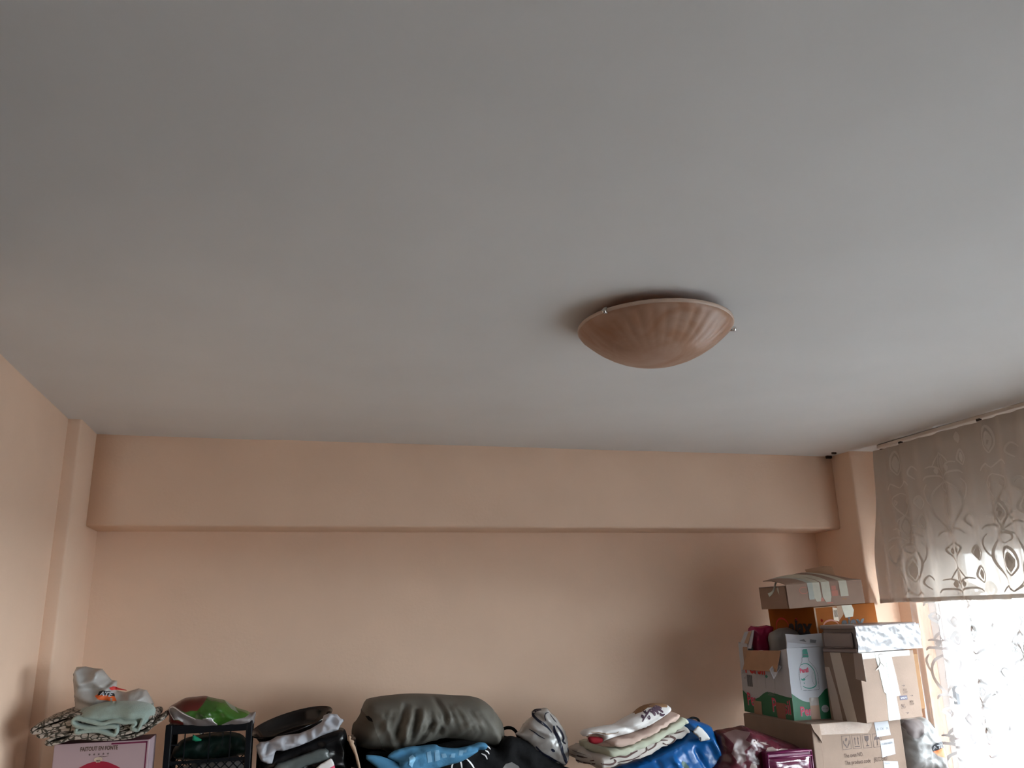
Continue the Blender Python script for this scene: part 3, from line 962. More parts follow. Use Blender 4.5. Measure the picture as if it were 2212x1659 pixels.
blob('towel_top', [(-0.750, 1.254), (-0.739, 1.276), (-0.718, 1.295), (-0.677, 1.309), (-0.619, 1.314), (-0.550, 1.311), (-0.494, 1.300), (-0.467, 1.276), (-0.475, 1.241), (-0.493, 1.215), (-0.531, 1.217), (-0.573, 1.229), (-0.611, 1.235), (-0.652, 1.227), (-0.703, 1.236), (-0.735, 1.241)], 3.80, .075, .09, M['mint'], tw, res=.010,
     rough=.010, rscale=14, creases=[(-.80, 1.27, -.56, 1.245, .012, .010), (-.74, 1.285, -.50, 1.29, .012, -.008)])
# ------------------------------------------------------------------ white carrier bag on the towel
wb = thing('white_carrier_bag', 'crumpled white carrier bag with a black and orange print on the mint towel', 'carrier bag', (-.68, 3.97, PC[2]+.13))
bo = [(-0.807, 1.336), (-0.818, 1.390), (-0.818, 1.417), (-0.810, 1.442), (-0.775, 1.443), (-0.745, 1.435), (-0.711, 1.431), (-0.683, 1.399), (-0.669, 1.384), (-0.649, 1.381), (-0.647, 1.343), (-0.611, 1.334), (-0.562, 1.347), (-0.529, 1.338), (-0.510, 1.308), (-0.497, 1.285), (-0.495, 1.240), (-0.547, 1.230), (-0.636, 1.235), (-0.724, 1.236), (-0.780, 1.242), (-0.798, 1.282)]
o = blob('bag_body', bo, 3.97, .075, .06, M['bag_white_left'], wb, res=.0085, facet=.065, fscale=13, rough=.008, curve=False,
         creases=[(-.80, 1.43, -.77, 1.36, .010, .02), (-.74, 1.43, -.66, 1.385, .010, .022), (-.66, 1.38, -.72, 1.34, .008, -.02)])
bv = bvh_of(o)
on_front('printed_band', [[(-0.714, 1.330), (-0.696, 1.342), (-0.664, 1.337), (-0.643, 1.323), (-0.631, 1.306), (-0.661, 1.309), (-0.694, 1.314)]], bv, M['print_orange'], wb, .002, label='orange printed band')
on_front('printed_arc', [[(-0.704, 1.331), (-0.702, 1.346), (-0.687, 1.350), (-0.665, 1.346), (-0.646, 1.332), (-0.642, 1.323), (-0.671, 1.331), (-0.692, 1.334)]], bv, M['print_black'], wb, .003, label='dark arc behind the letters')
on_front('printed_band', [[(-0.666, 1.358), (-0.656, 1.362), (-0.634, 1.352), (-0.608, 1.345), (-0.604, 1.341), (-0.637, 1.346), (-0.658, 1.347)]], bv, M['print_red'], wb, .004, label='dark red printed corner')
def text_on(name, body, X0, Z0, size, bv, m, parent, off=.004, width=None, rot=0.0, bold=0.0, label=None):
    t, fs = text_tris(body, size, bold)
    w = max(p[0] for p in t)-min(p[0] for p in t); k = width/w if width else 1
    x0 = min(p[0] for p in t); vs = []; loc = parent.location; last = 3.9
    for x, y in t:
        x = (x-x0)*k
        X = X0+x*math.cos(rot)-y*math.sin(rot); Z = Z0+x*math.sin(rot)+y*math.cos(rot)
        h = bv.ray_cast(Vector((X, -5, Z)), Vector((0, 1, 0)))
        last = h[0].y-off if h[0] is not None else last
        vs.append((X-loc.x, last-loc.y, Z-loc.z))
    return part(name, vs, fs, m, parent, label)
q = [(-0.695, 1.333)][0]
text_on('lettering', 'ATE', q[0], q[1], .022, bv, M['print_white'], wb, .006, width=.042, rot=-.22, bold=.0006)

# ------------------------------------------------------------------ black lattice crate
CY = 3.90
c0 = (-0.435, 3.900, 1.199); c1 = (-0.091, 3.900, 1.197)
CW = c1[0]-c0[0]; CH = c0[2]-ZT
cr = thing('plastic_crate', 'black plastic crate with lattice sides standing beside the pink carton', 'crate', (c0[0], CY, ZT))
CD = .26
def frustum_post(name, x, y, w):
    bm = bmesh.new(); add_box(bm, (x, y, 0), (x+w, y+w, CH+.004), .004)
    return bmpart(name, bm, M['crate'], cr)
pw_ = .026
for x in (0, CW-pw_):
    for y in (0, CD-pw_):
        frustum_post('corner_post', x, y, pw_)
for (lo, hi) in (((pw_*.8, .002, CH-.034), (CW-pw_*.8, .014, CH)), ((pw_*.8, CD-.014, CH-.034), (CW-pw_*.8, CD-.002, CH)),
                 ((.002, pw_*.8, CH-.034), (.014, CD-pw_*.8, CH)), ((CW-.014, pw_*.8, CH-.034), (CW-.002, CD-pw_*.8, CH))):
    boxpart('top_rail', lo, hi, M['crate'], cr, .003)
for (lo, hi) in (((pw_*.8, .003, CH-.150), (CW-pw_*.8, .012, CH-.137)), ((pw_*.8, CD-.012, CH-.150), (CW-pw_*.8, CD-.003, CH-.137)),
                 ((.003, pw_*.8, CH-.150), (.012, CD-pw_*.8, CH-.137)), ((CW-.012, pw_*.8, CH-.150), (CW-.003, CD-pw_*.8, CH-.137)),
                 ((pw_*.8, .004, CH-.078), (pw_*2.2, .010, CH-.073))):
    boxpart('middle_rail', lo, hi, M['crate'], cr, .002)
for fx in (.22, .50, .74):
    boxpart('upright_bar', (CW*fx, .003, CH-.145), (CW*fx+.0045, .010, CH-.03), M['crate'], cr)
for fy in (.3, .5, .7):
    boxpart('upright_bar', (.003, CD*fy, CH-.145), (.010, CD*fy+.0045, CH-.03), M['crate'], cr)
    boxpart('upright_bar', (CW-.010, CD*fy, CH-.145), (CW-.003, CD*fy+.0045, CH-.03), M['crate'], cr)
boxpart('upright_bar', (CW*.655, .004, CH-.09), (CW*.655+.003, .009, CH-.03), M['crate'], cr)
def lattice(name, axis, fixed, L, z0, z1, pitch, r):
    """crossing diagonal bars between the rails"""
    bm = bmesh.new()
    H = z1-z0
    n = int((L+H)/pitch)+1
    for s in (1, -1):
        for k in range(n):
            u0 = -H+k*pitch if s > 0 else k*pitch
            a, b = u0, u0+s*H
            pts = []
            (ua, za), (ub, zb) = (a, z0), (b, z1)
            def clipu(ua, za, ub, zb):
                t0, t1 = 0.0, 1.0
                d = ub-ua
                for lim, lowside in ((0, True), (L, False)):
                    t = (lim-ua)/d
                    if (d > 0) == lowside: t0 = max(t0, t)
                    else: t1 = min(t1, t)
                return t0, t1
            t0, t1 = clipu(ua, za, ub, zb)
            if t1-t0 < .04: continue
            P0 = Vector((ua+(ub-ua)*t0, za+(zb-za)*t0)); P1 = Vector((ua+(ub-ua)*t1, za+(zb-za)*t1))
            d = (P1-P0).normalized(); nrm = Vector((-d.y, d.x))*r
            ring = [P0+nrm, P1+nrm, P1-nrm, P0-nrm]
            vv = []
            for dy in (0, .005):
                for p in ring:
                    co = (pw_*.8+p.x, fixed+dy, p.y) if axis == 'x' else (fixed+dy, pw_*.8+p.x, p.y)
                    vv.append(bm.verts.new(co))
            bm.faces.new(vv[0:4]); bm.faces.new(vv[4:8][::-1])
            for i in range(4):
                bm.faces.new((vv[i], vv[4+i], vv[4+(i+1) % 4], vv[(i+1) % 4]))
    o = bmpart(name, bm, M['crate'], cr, kind='stuff')
Li = CW-pw_*1.6
lattice('lattice_panel', 'x', .004, Li, .012, CH-.145, .0335, .0022)
lattice('lattice_panel', 'x', CD-.010, Li, .012, CH-.145, .0335, .0022)
lattice('lattice_panel', 'y', .004, CD-pw_*1.6, .012, CH-.145, .0335, .0022)
lattice('lattice_panel', 'y', CW-.010, CD-pw_*1.6, .012, CH-.145, .0335, .0022)
boxpart('crate_floor', (.01, .01, 0), (CW-.01, CD-.01, .012), M['crate'], cr)
# things seen through the lattice
wr = thing('white_plastic_bundle', 'white crumpled plastic inside the black crate, seen through its lattice', 'plastic bag', (c0[0]+.17, CY+.13, ZT+.015))
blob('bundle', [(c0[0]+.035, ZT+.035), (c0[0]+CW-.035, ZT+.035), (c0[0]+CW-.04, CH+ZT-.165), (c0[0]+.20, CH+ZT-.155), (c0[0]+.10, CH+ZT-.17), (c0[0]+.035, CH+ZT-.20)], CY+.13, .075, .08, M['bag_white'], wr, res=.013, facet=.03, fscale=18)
dg_ = thing('dark_green_bag', 'dark green plastic bag inside the black crate above the white plastic', 'plastic bag', (c0[0]+.2, CY+.13, CH+ZT-.15))
blob('bag_body', [(c0[0]+.04, CH+ZT-.15), (c0[0]+CW-.035, CH+ZT-.148), (c0[0]+CW-.04, CH+ZT-.07), (c0[0]+.20, CH+ZT-.05), (c0[0]+.05, CH+ZT-.075)], CY+.15, .06, .06, M['dark_green_plastic'], dg_, res=.012, facet=.03, fscale=22)
em = thing('emerald_plastic_scrap', 'emerald green plastic corner showing behind the crate bars', 'plastic bag', (c0[0]+.12, CY+.07, CH+ZT-.12))
blob('scrap', [(-0.329, 1.159), (-0.283, 1.131), (-0.316, 1.130), (-0.331, 1.136)], CY+.028, .006, .02, M['emerald'], em, res=.006, curve=False)
pp = thing('white_paper_scrap', 'small white paper strip above the emerald plastic in the black crate', 'paper', (c0[0]+.15, CY+.06, CH+ZT-.06))
blob('scrap', [(-0.310, 1.177), (-0.292, 1.167), (-0.283, 1.158), (-0.299, 1.157), (-0.311, 1.167)], CY+.026, .005, .008, M['bag_white'], pp, res=.006, curve=False)
# ------------------------------------------------------------------ green and red bag lying in the crate
gb = thing('green_and_red_bag', 'glossy green and dark red plastic bag stuffed into the top of the black crate', 'plastic bag', (c0[0]+.17, CY+.12, CH+ZT-.03))
go = [(-0.418, 1.201), (-0.431, 1.230), (-0.436, 1.252), (-0.431, 1.270), (-0.405, 1.285), (-0.370, 1.302), (-0.324, 1.305), (-0.293, 1.306), (-0.268, 1.299), (-0.240, 1.292), (-0.213, 1.285), (-0.186, 1.267), (-0.153, 1.249), (-0.124, 1.240), (-0.103, 1.230), (-0.082, 1.231), (-0.086, 1.200), (-0.093, 1.184), (-0.177, 1.177), (-0.306, 1.181)]
R1 = [(-0.464, 1.143), (-0.482, 1.342), (-0.286, 1.333), (-0.283, 1.300), (-0.295, 1.278), (-0.315, 1.254), (-0.339, 1.257), (-0.357, 1.252), (-0.385, 1.262), (-0.405, 1.273), (-0.423, 1.272), (-0.428, 1.261), (-0.405, 1.222), (-0.385, 1.221), (-0.366, 1.209), (-0.352, 1.194), (-0.394, 1.157)]
R2 = [(-0.428, 1.261), (-0.423, 1.272), (-0.405, 1.273), (-0.366, 1.252), (-0.318, 1.225), (-0.290, 1.220), (-0.258, 1.225), (-0.247, 1.212), (-0.233, 1.197), (-0.231, 1.157), (-0.377, 1.165), (-0.366, 1.209), (-0.385, 1.223), (-0.405, 1.224)]
R3 = [(-0.215, 1.194), (-0.170, 1.213), (-0.123, 1.218), (-0.103, 1.230), (-0.068, 1.249), (-0.043, 1.137), (-0.230, 1.148)]
R4 = [(-0.217, 1.289), (-0.202, 1.287), (-0.171, 1.259), (-0.150, 1.234), (-0.181, 1.252)]
o = blob('bag_body', go, 3.955, .10, .13, [M['bag_green'], M['bag_red'], M['bag_lining'], M['bag_lining'], M['bag_lining_green']], gb, res=.008, rough=.012, rscale=13,
         regions=[(R1, 1), (R2, 2), (R3, 3), (R4, 4)], curve=True,
         creases=[(-.30, 1.245, -.24, 1.20, .008, .018), (-.26, 1.235, -.21, 1.24, .010, -.014), (-.24, 1.26, -.16, 1.215, .010, .015), (-.21, 1.28, -.13, 1.225, .008, -.014), (-.39, 1.24, -.33, 1.205, .010, -.02)])
bv = bvh_of(o)
on_front('bag_edge', [ribbon2d([(-0.401, 1.222), (-0.422, 1.248), (-0.428, 1.265), (-0.420, 1.271), (-0.405, 1.269), (-0.365, 1.247), (-0.318, 1.223)], .0045)], bv, M['white_cloth'], gb, .003, label='white rolled rim of the bag')
on_front('bag_edge', [ribbon2d([(-0.290, 1.223), (-0.258, 1.225), (-0.247, 1.210), (-0.233, 1.197)], .003)], bv, M['white_cloth'], gb, .003)

# ------------------------------------------------------------------ roasting pan wrapped in paper
def tilt_frame(p0, p1, back):
    a = (Vector(p1)-Vector(p0)).normalized(); b = Vector(back); b = (b-a*b.dot(a)).normalized(); n = a.cross(b)
    return a, b, n
E0 = Vector((-0.076, 3.950, 1.111)); E1 = Vector((0.252, 3.980, 1.193))
pa, pb, pn = tilt_frame(E0, E1, (0, 1, .24))
pc = (E0+E1)/2+pb*.10
pan = thing('roasting_pan', 'oval black enamel roasting pan tipped up on one end, half wrapped in white paper', 'pan', pc)
half = (E1-E0).length/2+.012
vs = []; fs = []
PR = [(1.06, .004), (1.07, 0), (1.05, -.004), (1.0, -.004), (.97, -.012), (.90, -.040), (.80, -.058), (.5, -.062), (.02, -.062)]
PI_ = [(1.06, .004), (1.0, 0), (.955, -.012), (.88, -.038), (.78, -.053), (.5, -.056), (.02, -.056)]
n = 56
def ring(k, h):
    return [pa*(half*k*math.cos(2*PI*i/n))+pb*(.125*k*math.sin(2*PI*i/n))+pn*h for i in range(n)]
for prof_ in (PR, PI_):
    b0 = len(vs)
    for k, h in prof_: vs += ring(k*.93, h)
    for j in range(len(prof_)-1):
        for i in range(n):
            q = (b0+j*n+i, b0+j*n+(i+1) % n, b0+(j+1)*n+(i+1) % n, b0+(j+1)*n+i)
            fs.append(q if prof_ is PR else q[::-1])
part('pan_body', vs, fs, M['pan'], pan, smooth=True)
# wrapping paper around the front of the pan
pap = thing('wrapping_paper', 'white wrapping paper folded around the front of the tipped black pan', 'paper', tuple(pc))
po = [(-0.034, 1.114), (-0.014, 1.119), (0.010, 1.132), (0.043, 1.136), (0.102, 1.138), (0.152, 1.155), (0.196, 1.179), (0.203, 1.205), (0.224, 1.213), (0.260, 1.208), (0.276, 1.190), (0.293, 1.183), (0.275, 1.160), (0.268, 1.143), (0.231, 1.134), (0.194, 1.123), (0.150, 1.104), (0.104, 1.088), (0.040, 1.072), (0.012, 1.075), (0.006, 1.068), (-0.003, 1.026), (-0.022, 1.025), (-0.050, 1.038), (-0.064, 1.069), (-0.073, 1.099), (-0.057, 1.114)]
o = blob('paper_sheet', po, 3.925, .026, .018, M['paper'], pap, res=.007, facet=.040, fscale=19, curve=False,
     creases=[(-.045, 1.085, -.015, 1.13, .006, .016), (-.03, 1.07, -.02, 1.12, .006, -.012), (.0, 1.14, .22, 1.20, .010, .010), (.21, 1.19, .27, 1.225, .006, .012)])
# ------------------------------------------------------------------ open dark carton with a torn edge, and what lies in it
k0 = (-0.063, 3.880, 1.053)
dk = thing('dark_carton', 'open black printed carton with torn brown edge under the wrapped pan', 'carton', (k0[0]-.01, 3.90, ZT))
kw = (0.351, 3.900, 1.024)[0]-k0[0]+.01
kh = (0.309, 3.900, 1.101)[2]-ZT
boxpart('carton_front', (0, 0, 0), (kw-.010, .004, kh-.13), M['black_plastic'], dk)
boxpart('carton_back', (0, .30, 0), (kw-.010, .304, kh-.04), M['black_plastic'], dk)
boxpart('carton_side', (0, .004, 0), (.004, .30, kh-.14), M['black_plastic'], dk)
bm = bmesh.new()
prof_s = [(0.0, -.02), (.02, 0.0), (.06, .006), (.10, -.004), (.16, .004), (.22, -.008), (.30, -.02)]
for i, (yy, dz) in enumerate(prof_s):
    for (xx, zz) in ((kw-.010, 0), (kw-.004, 0), (kw-.030, kh+dz), (kw-.036, kh+dz)):
        bm.verts.new((xx+.024*(1 if zz == 0 else 1), yy, zz))
bm.verts.ensure_lookup_table()
for i in range(len(prof_s)-1):
    for k in range(4):
        bm.faces.new([bm.verts[i*4+k], bm.verts[i*4+(k+1) % 4], bm.verts[(i+1)*4+(k+1) % 4], bm.verts[(i+1)*4+k]])
bm.faces.new([bm.verts[k] for k in range(4)]); bm.faces.new([bm.verts[(len(prof_s)-1)*4+k] for k in range(4)])
bmpart('carton_side', bm, M['black_plastic'], dk)
torn = [(0.308, 1.123), (0.324, 1.119), (0.319, 1.106), (0.337, 1.100), (0.333, 1.089), (0.341, 1.075), (0.357, 1.024), (0.367, 0.983), (0.356, 0.984), (0.338, 1.044), (0.320, 1.078), (0.309, 1.101)]
blob('torn_edge', torn, 3.893, .004, .006, M['kraft'], dk, res=.006, curve=False, label='torn brown cardboard edge')
boxpart('carton_bottom', (.004, .004, 0), (kw-.012, .30, .004), M['black_plastic'], dk)
tr_ = thing('black_tray', 'black glossy plastic bag slumped under the wrapped pan', 'plastic bag', (k0[0]+.2, 3.99, ZT+.1))
blob('bag_body', [(-0.057, 1.039), (-0.031, 1.070), (0.036, 1.073), (0.113, 1.102), (0.210, 1.134), (0.286, 1.145), (0.311, 1.109), (0.318, 1.015), (0.320, 0.962), (0.139, 0.952), (-0.034, 0.964)], 3.985, .05, .07, M['black_plastic'], tr_, res=.012, facet=.02, fscale=12, rough=.01)
gs = thing('film_wrapped_slab', 'grey green film wrapped slab leaning in the dark carton below the black bag', 'package', (k0[0]+.15, 3.92, ZT+.1))
blob('slab', [(0.006, 1.010), (0.020, 1.026), (0.095, 1.046), (0.190, 1.073), (0.217, 1.073), (0.229, 1.063), (0.238, 1.030), (0.192, 1.018), (0.135, 1.007), (0.097, 0.988), (0.022, 0.981)], 3.920, .014, .012, M['grey_slab'], gs, res=.008, rough=.004, rscale=18, curve=False)
lf = thing('folded_leaflet', 'white and crimson folded leaflet below the grey slab at the frame bottom', 'leaflet', (k0[0]+.28, 3.91, ZT+.08))
blob('leaflet', [(0.173, 0.995), (0.196, 1.013), (0.241, 1.036), (0.252, 1.015), (0.263, 0.978), (0.174, 0.971)], 3.906, .004, .006, [M['linen_white'], M['print_pink']], lf, res=.006, curve=False,
     regions=[([(0.224, 0.991), (0.258, 1.007), (0.291, 0.954), (0.214, 0.941)], 1)])

# ------------------------------------------------------------------ grey duffel / rolled nylon sack
df = thing('grey_nylon_sack', 'bulging olive grey nylon sack with fanned wrinkles lying against the back wall', 'sack', (.70, 4.15, 1.02))
do = [(0.358, 1.052), (0.344, 1.092), (0.347, 1.131), (0.375, 1.173), (0.391, 1.215), (0.407, 1.243), (0.451, 1.253), (0.526, 1.259), (0.613, 1.261), (0.711, 1.255), (0.822, 1.244), (0.901, 1.236), (0.957, 1.219), (1.000, 1.188), (1.031, 1.149), (1.053, 1.113), (1.061, 1.065), (1.047, 1.027), (1.010, 1.001), (0.943, 1.021), (0.854, 1.038), (0.777, 1.055), (0.701, 1.044), (0.636, 1.032), (0.551, 1.021), (0.513, 1.010), (0.477, 1.025), (0.425, 1.029)]
def seg(Y, s): return s
C = []
def cre(a, b, w, amp):
    C.append((a[0], a[1], b[0], b[1], w, amp))
P_ = [(0.566, 1.215), (0.518, 1.066), (0.592, 1.206), (0.555, 1.060), (0.620, 1.196), (0.593, 1.070), (0.646, 1.199), (0.614, 1.100), (0.554, 1.143), (0.576, 1.035), (0.690, 1.144), (0.619, 1.048), (0.421, 1.200), (0.527, 1.175), (0.574, 1.223), (0.613, 1.200), (0.711, 1.249), (0.749, 1.173), (0.749, 1.173), (0.733, 1.104), (0.733, 1.104), (0.690, 1.066), (0.855, 1.127), (0.788, 1.070), (0.464, 1.178), (0.534, 1.030), (1.012, 1.119), (1.038, 1.036), (0.833, 1.210), (0.991, 1.182), (0.613, 1.231), (0.689, 1.233)]
for i in range(0, len(P_), 2):
    w = [.011, .010, .009, .009, .012, .012, .014, .010, .012, .014, .014, .016, .014, .016, .02, .014][i//2]
    a = [-.034, .030, -.032, .026, .022, -.036, -.024, -.022, -.026, -.026, -.022, .016, .020, -.014, .012, -.012][i//2]
    cre(P_[i], P_[i+1], w, a)
rr = random.Random(5)
for k in range(26):
    u = k/25
    x0 = .46+.46*u; z0 = 1.225-.03*rr.random()
    x1 = x0+(u-.35)*.10+.03*(rr.random()-.5); z1 = 1.07+.05*rr.random()
    zm = z0-(z0-z1)*rr.uniform(0, .45)
    C.append((x0, zm, x1, z1, rr.uniform(.005, .009), rr.choice((-1, 1))*rr.uniform(.006, .012)))
for k in range(10):
    x0 = rr.uniform(.75, 1.0); z0 = rr.uniform(1.08, 1.22)
    C.append((x0, z0, x0+rr.uniform(-.08, .08), z0-rr.uniform(.02, .06), .008, rr.choice((-1, 1))*.008))
blob('sack_body', do, 4.14, .20, .22, [M['olive'], M['olive_dark']], df, res=.0105, D=.11, rough=.012, rscale=7, creases=C,
     regions=[([(0.301, 1.002), (0.297, 1.157), (0.383, 1.202), (0.404, 1.181), (0.421, 1.166), (0.435, 1.120), (0.461, 1.069), (0.501, 0.989)], 1)])
ft = [(0.394, 1.182), (0.406, 1.185), (0.419, 1.174), (0.422, 1.162), (0.405, 1.167)]
on_front('tear', [ft], bvh_of(df.children[0]), M['black_cloth'], df, .002, label='small dark slit near the end flap')

# ------------------------------------------------------------------ black garments below
bj = thing('black_jacket', 'black jacket with thin white stripes heaped below the light blue cloth', 'jacket', (.80, 4.02, .8))
jo = [(0.395, 1.010), (0.414, 1.037), (0.496, 1.032), (0.621, 1.034), (0.747, 1.053), (0.833, 1.060), (0.931, 1.043), (0.996, 1.015), (1.019, 1.049), (1.064, 1.065), (1.130, 1.043), (1.186, 1.015), (1.230, 0.977), (1.296, 0.929), (1.374, 0.892), (1.360, 0.829), (0.417, 0.906)]
o = blob('garment', jo, 4.00, .05, .10, M['black_cloth'], bj, res=.013, D=.06, rough=.016, rscale=12)
blob('garment_back', [(0.337, 0.943), (0.342, 1.038), (0.382, 1.063), (0.501, 1.068), (0.655, 1.068), (0.834, 1.066), (1.018, 1.051), (1.111, 1.033), (1.181, 1.002), (1.201, 0.886)], 4.22, .06, .12, M['black_cloth'], bj, res=.02, rough=.01)
bv = bvh_of(o)
for s in ([(0.775, 0.937), (0.775, 0.961), (0.784, 0.980)], [(0.809, 0.988), (0.818, 0.968), (0.822, 0.933)], [(0.835, 0.994), (0.856, 0.975), (0.873, 0.953), (0.883, 0.929)]):
    on_front('white_stripe', [ribbon2d(s, .007)], bv, M['white_cloth'], bj, .002, label='white stripe')
for s in ([(0.912, 1.005), (0.930, 0.996), (0.938, 0.980)], [(0.930, 1.017), (0.943, 1.010), (0.949, 1.000)], [(0.939, 1.032), (0.952, 1.027), (0.960, 1.017)]):
    on_front('white_stripe', [ribbon2d(s, .006)], bv, M['white_cloth'], bj, .003)
on_front('grey_patch', [[(1.004, 0.933), (1.024, 0.955), (1.053, 0.961), (1.086, 0.941), (1.096, 0.915), (1.019, 0.916)]], bv, mat('dark_grey_patch', (.16, .155, .15), .6), bj, .002, label='grey crumpled patch')
st = thing('bag_strap', 'thin black strap looping up behind the black jacket beside the grey sack', 'strap', (1.08, 4.10, 1.05))
v, f = tube_mesh(catmull([Vector((p[0]-1.08, .02, p[1]-1.05)) for p in [(1.032, 1.031), (1.049, 1.071), (1.072, 1.085), (1.102, 1.083), (1.123, 1.067), (1.133, 1.042), (1.140, 1.013)]], 6, False), .0075, 8)
v = [Vector((q[0], q[1], q[2])) for q in v]
part('strap', v, f, M['black_cloth'], st, smooth=True)

# ------------------------------------------------------------------ light blue cloth
lb = thing('light_blue_cloth', 'light blue cloth with pale stripes squeezed out under the grey sack', 'cloth', (.72, 3.92, .95))
lo_ = [(0.483, 1.023), (0.517, 1.047), (0.577, 1.058), (0.629, 1.059), (0.691, 1.061), (0.722, 1.048), (0.795, 1.040), (0.863, 1.049), (0.891, 1.057), (0.923, 1.053), (0.935, 1.037), (0.922, 1.024), (0.893, 1.024), (0.884, 1.015), (0.816, 0.983), (0.743, 0.969), (0.670, 0.951), (0.609, 0.915), (0.508, 0.922), (0.532, 0.985), (0.507, 1.005)]
o = blob('cloth', lo_, 3.92, .045, .05, M['blue_light'], lb, res=.008, rough=.008, rscale=16,
     creases=[(.50, 1.02, .62, 1.04, .012, -.03), (.52, .985, .60, 1.02, .010, .03), (.64, 1.05, .80, 1.02, .014, .014), (.85, 1.03, .92, 1.035, .006, -.02)])
bv = bvh_of(o)
for s in ([(0.654, 0.993), (0.650, 1.036), (0.667, 1.041), (0.675, 0.995)], [(0.687, 0.996), (0.683, 1.041), (0.704, 1.042), (0.710, 1.002)], [(0.720, 1.007), (0.714, 1.026), (0.733, 1.027), (0.741, 1.010)], [(0.753, 1.009), (0.760, 1.024), (0.778, 1.024), (0.774, 1.006)], [(0.791, 1.014), (0.799, 1.032), (0.818, 1.031), (0.810, 1.013)], [(0.687, 1.032), (0.689, 1.041), (0.702, 1.042), (0.700, 1.031)], [(0.816, 1.024), (0.820, 1.033), (0.833, 1.034), (0.829, 1.023)]):
    on_front('pale_stripe', [s], bv, M['blue_stripe'], lb, .0015)
on_front('tab', [[(0.569, 0.994), (0.571, 1.020), (0.589, 1.029), (0.601, 1.015), (0.591, 0.997), (0.585, 0.979)]], bv, mat('sky_blue_tab', (.25, .52, .75), .8), lb, .006, label='paler blue folded tab')
lt = [(0.379, 1.033), (0.436, 1.032), (0.487, 1.015), (0.544, 0.984), (0.568, 0.951), (0.508, 0.922), (0.437, 0.982)]
blob('cloth_tongue', lt, 3.91, .015, .02, M['blue_light'], lb, res=.010, rough=.006, label='dark end of the cloth at the left')

# ------------------------------------------------------------------ grey and navy duvet in a clear cover
dv = thing('packed_duvet', 'pale grey duvet with navy lines packed in a shiny clear cover, standing on end', 'duvet', (1.28, 4.02, .98))
vo = [(1.093, 1.069), (1.116, 1.084), (1.135, 1.111), (1.167, 1.137), (1.186, 1.149), (1.175, 1.161), (1.191, 1.173), (1.219, 1.175), (1.251, 1.176), (1.273, 1.154), (1.295, 1.135), (1.313, 1.109), (1.337, 1.071), (1.349, 1.030), (1.353, 0.979), (1.344, 0.940), (1.327, 0.917), (1.296, 0.923), (1.251, 0.940), (1.211, 0.958), (1.173, 0.984), (1.146, 1.026), (1.119, 1.047)]
o = blob('cover', vo, 4.02, .075, .08, M['duvet'], dv, res=.008, facet=.018, fscale=14, rough=.012, rscale=12,
     creases=[(1.16, 1.10, 1.25, 1.06, .01, .02), (1.20, 1.15, 1.27, 1.06, .01, -.018)])
bv = bvh_of(o)
for s, w in (([(1.219, 1.173), (1.191, 1.169), (1.181, 1.153), (1.190, 1.132), (1.212, 1.115), (1.234, 1.097), (1.249, 1.076)], .012), ([(1.250, 1.160), (1.232, 1.158), (1.222, 1.147), (1.226, 1.126)], .004), ([(1.145, 1.094), (1.165, 1.081), (1.187, 1.065), (1.214, 1.050)], .005),
             ([(1.262, 1.104), (1.265, 1.079), (1.278, 1.054), (1.291, 1.021), (1.303, 0.984), (1.320, 0.951), (1.332, 0.926)], .016), ([(1.276, 1.103), (1.298, 1.077), (1.310, 1.048), (1.305, 1.033), (1.323, 1.019)], .012), ([(1.278, 1.050), (1.295, 1.009), (1.307, 0.964), (1.321, 0.935)], .006),
             ([(1.177, 1.016), (1.207, 0.986), (1.243, 0.964), (1.278, 0.942), (1.314, 0.922), (1.337, 0.930), (1.348, 0.958), (1.336, 1.000)], .012), ([(1.255, 1.153), (1.268, 1.132), (1.281, 1.115)], .004), ([(1.192, 0.999), (1.202, 0.975), (1.225, 0.961)], .004), ([(1.244, 1.004), (1.262, 0.991)], .012)):
    on_front('navy_line', [ribbon2d(s, w)], bv, M['navy'], dv, .002)

# ------------------------------------------------------------------ blue tarpaulin bag with the linen stack
tbg = thing('blue_tarpaulin_bag', 'large blue woven tarpaulin bag beside the folded linen pile', 'bag', (1.95, 3.95, .80))
bo_ = [(1.534, 0.854), (1.567, 0.906), (1.631, 0.922), (1.698, 0.941), (1.776, 0.973), (1.851, 1.005), (1.901, 1.031), (1.915, 1.067), (1.920, 1.096), (1.964, 1.097), (2.000, 1.085), (2.038, 1.073), (2.069, 1.058), (2.072, 1.042), (2.097, 1.015), (2.116, 0.985), (2.125, 0.951), (2.133, 0.928), (2.155, 0.906), (2.175, 0.880), (2.183, 0.839), (2.167, 0.789), (1.573, 0.822)]
B_ = [(1.901, 1.026), (2.017, 1.009), (1.649, 0.917), (1.899, 1.002), (2.022, 1.007), (2.080, 0.897), (2.061, 1.053), (2.112, 0.915), (1.940, 0.967), (1.980, 0.883), (1.816, 0.934), (1.859, 0.875), (2.101, 0.978), (2.117, 0.894), (1.743, 0.919), (1.762, 0.858)]
cc = [(B_[0][0], B_[0][1], B_[1][0], B_[1][1], .012, .025), (B_[2][0], B_[2][1], B_[3][0], B_[3][1], .010, .022)]
for i, (w, a) in zip(range(4, len(B_), 2), ((.014, .022), (.010, -.024), (.012, -.02), (.012, .018), (.01, .02), (.012, -.016))):
    cc.append((B_[i][0], B_[i][1], B_[i+1][0], B_[i+1][1], w, a))
o = blob('bag_body', bo_, 3.95, .10, .16, M['tarp'], tbg, res=.009, D=.09, rough=.014, rscale=10, creases=cc)
bv = bvh_of(o)
on_front('binding', [ribbon2d([(1.649, 0.915), (1.745, 0.942), (1.831, 0.973), (1.906, 0.998), (1.963, 1.006), (2.017, 1.009)], .008)], bv, M['tarp'], tbg, .004, label='raised top hem')
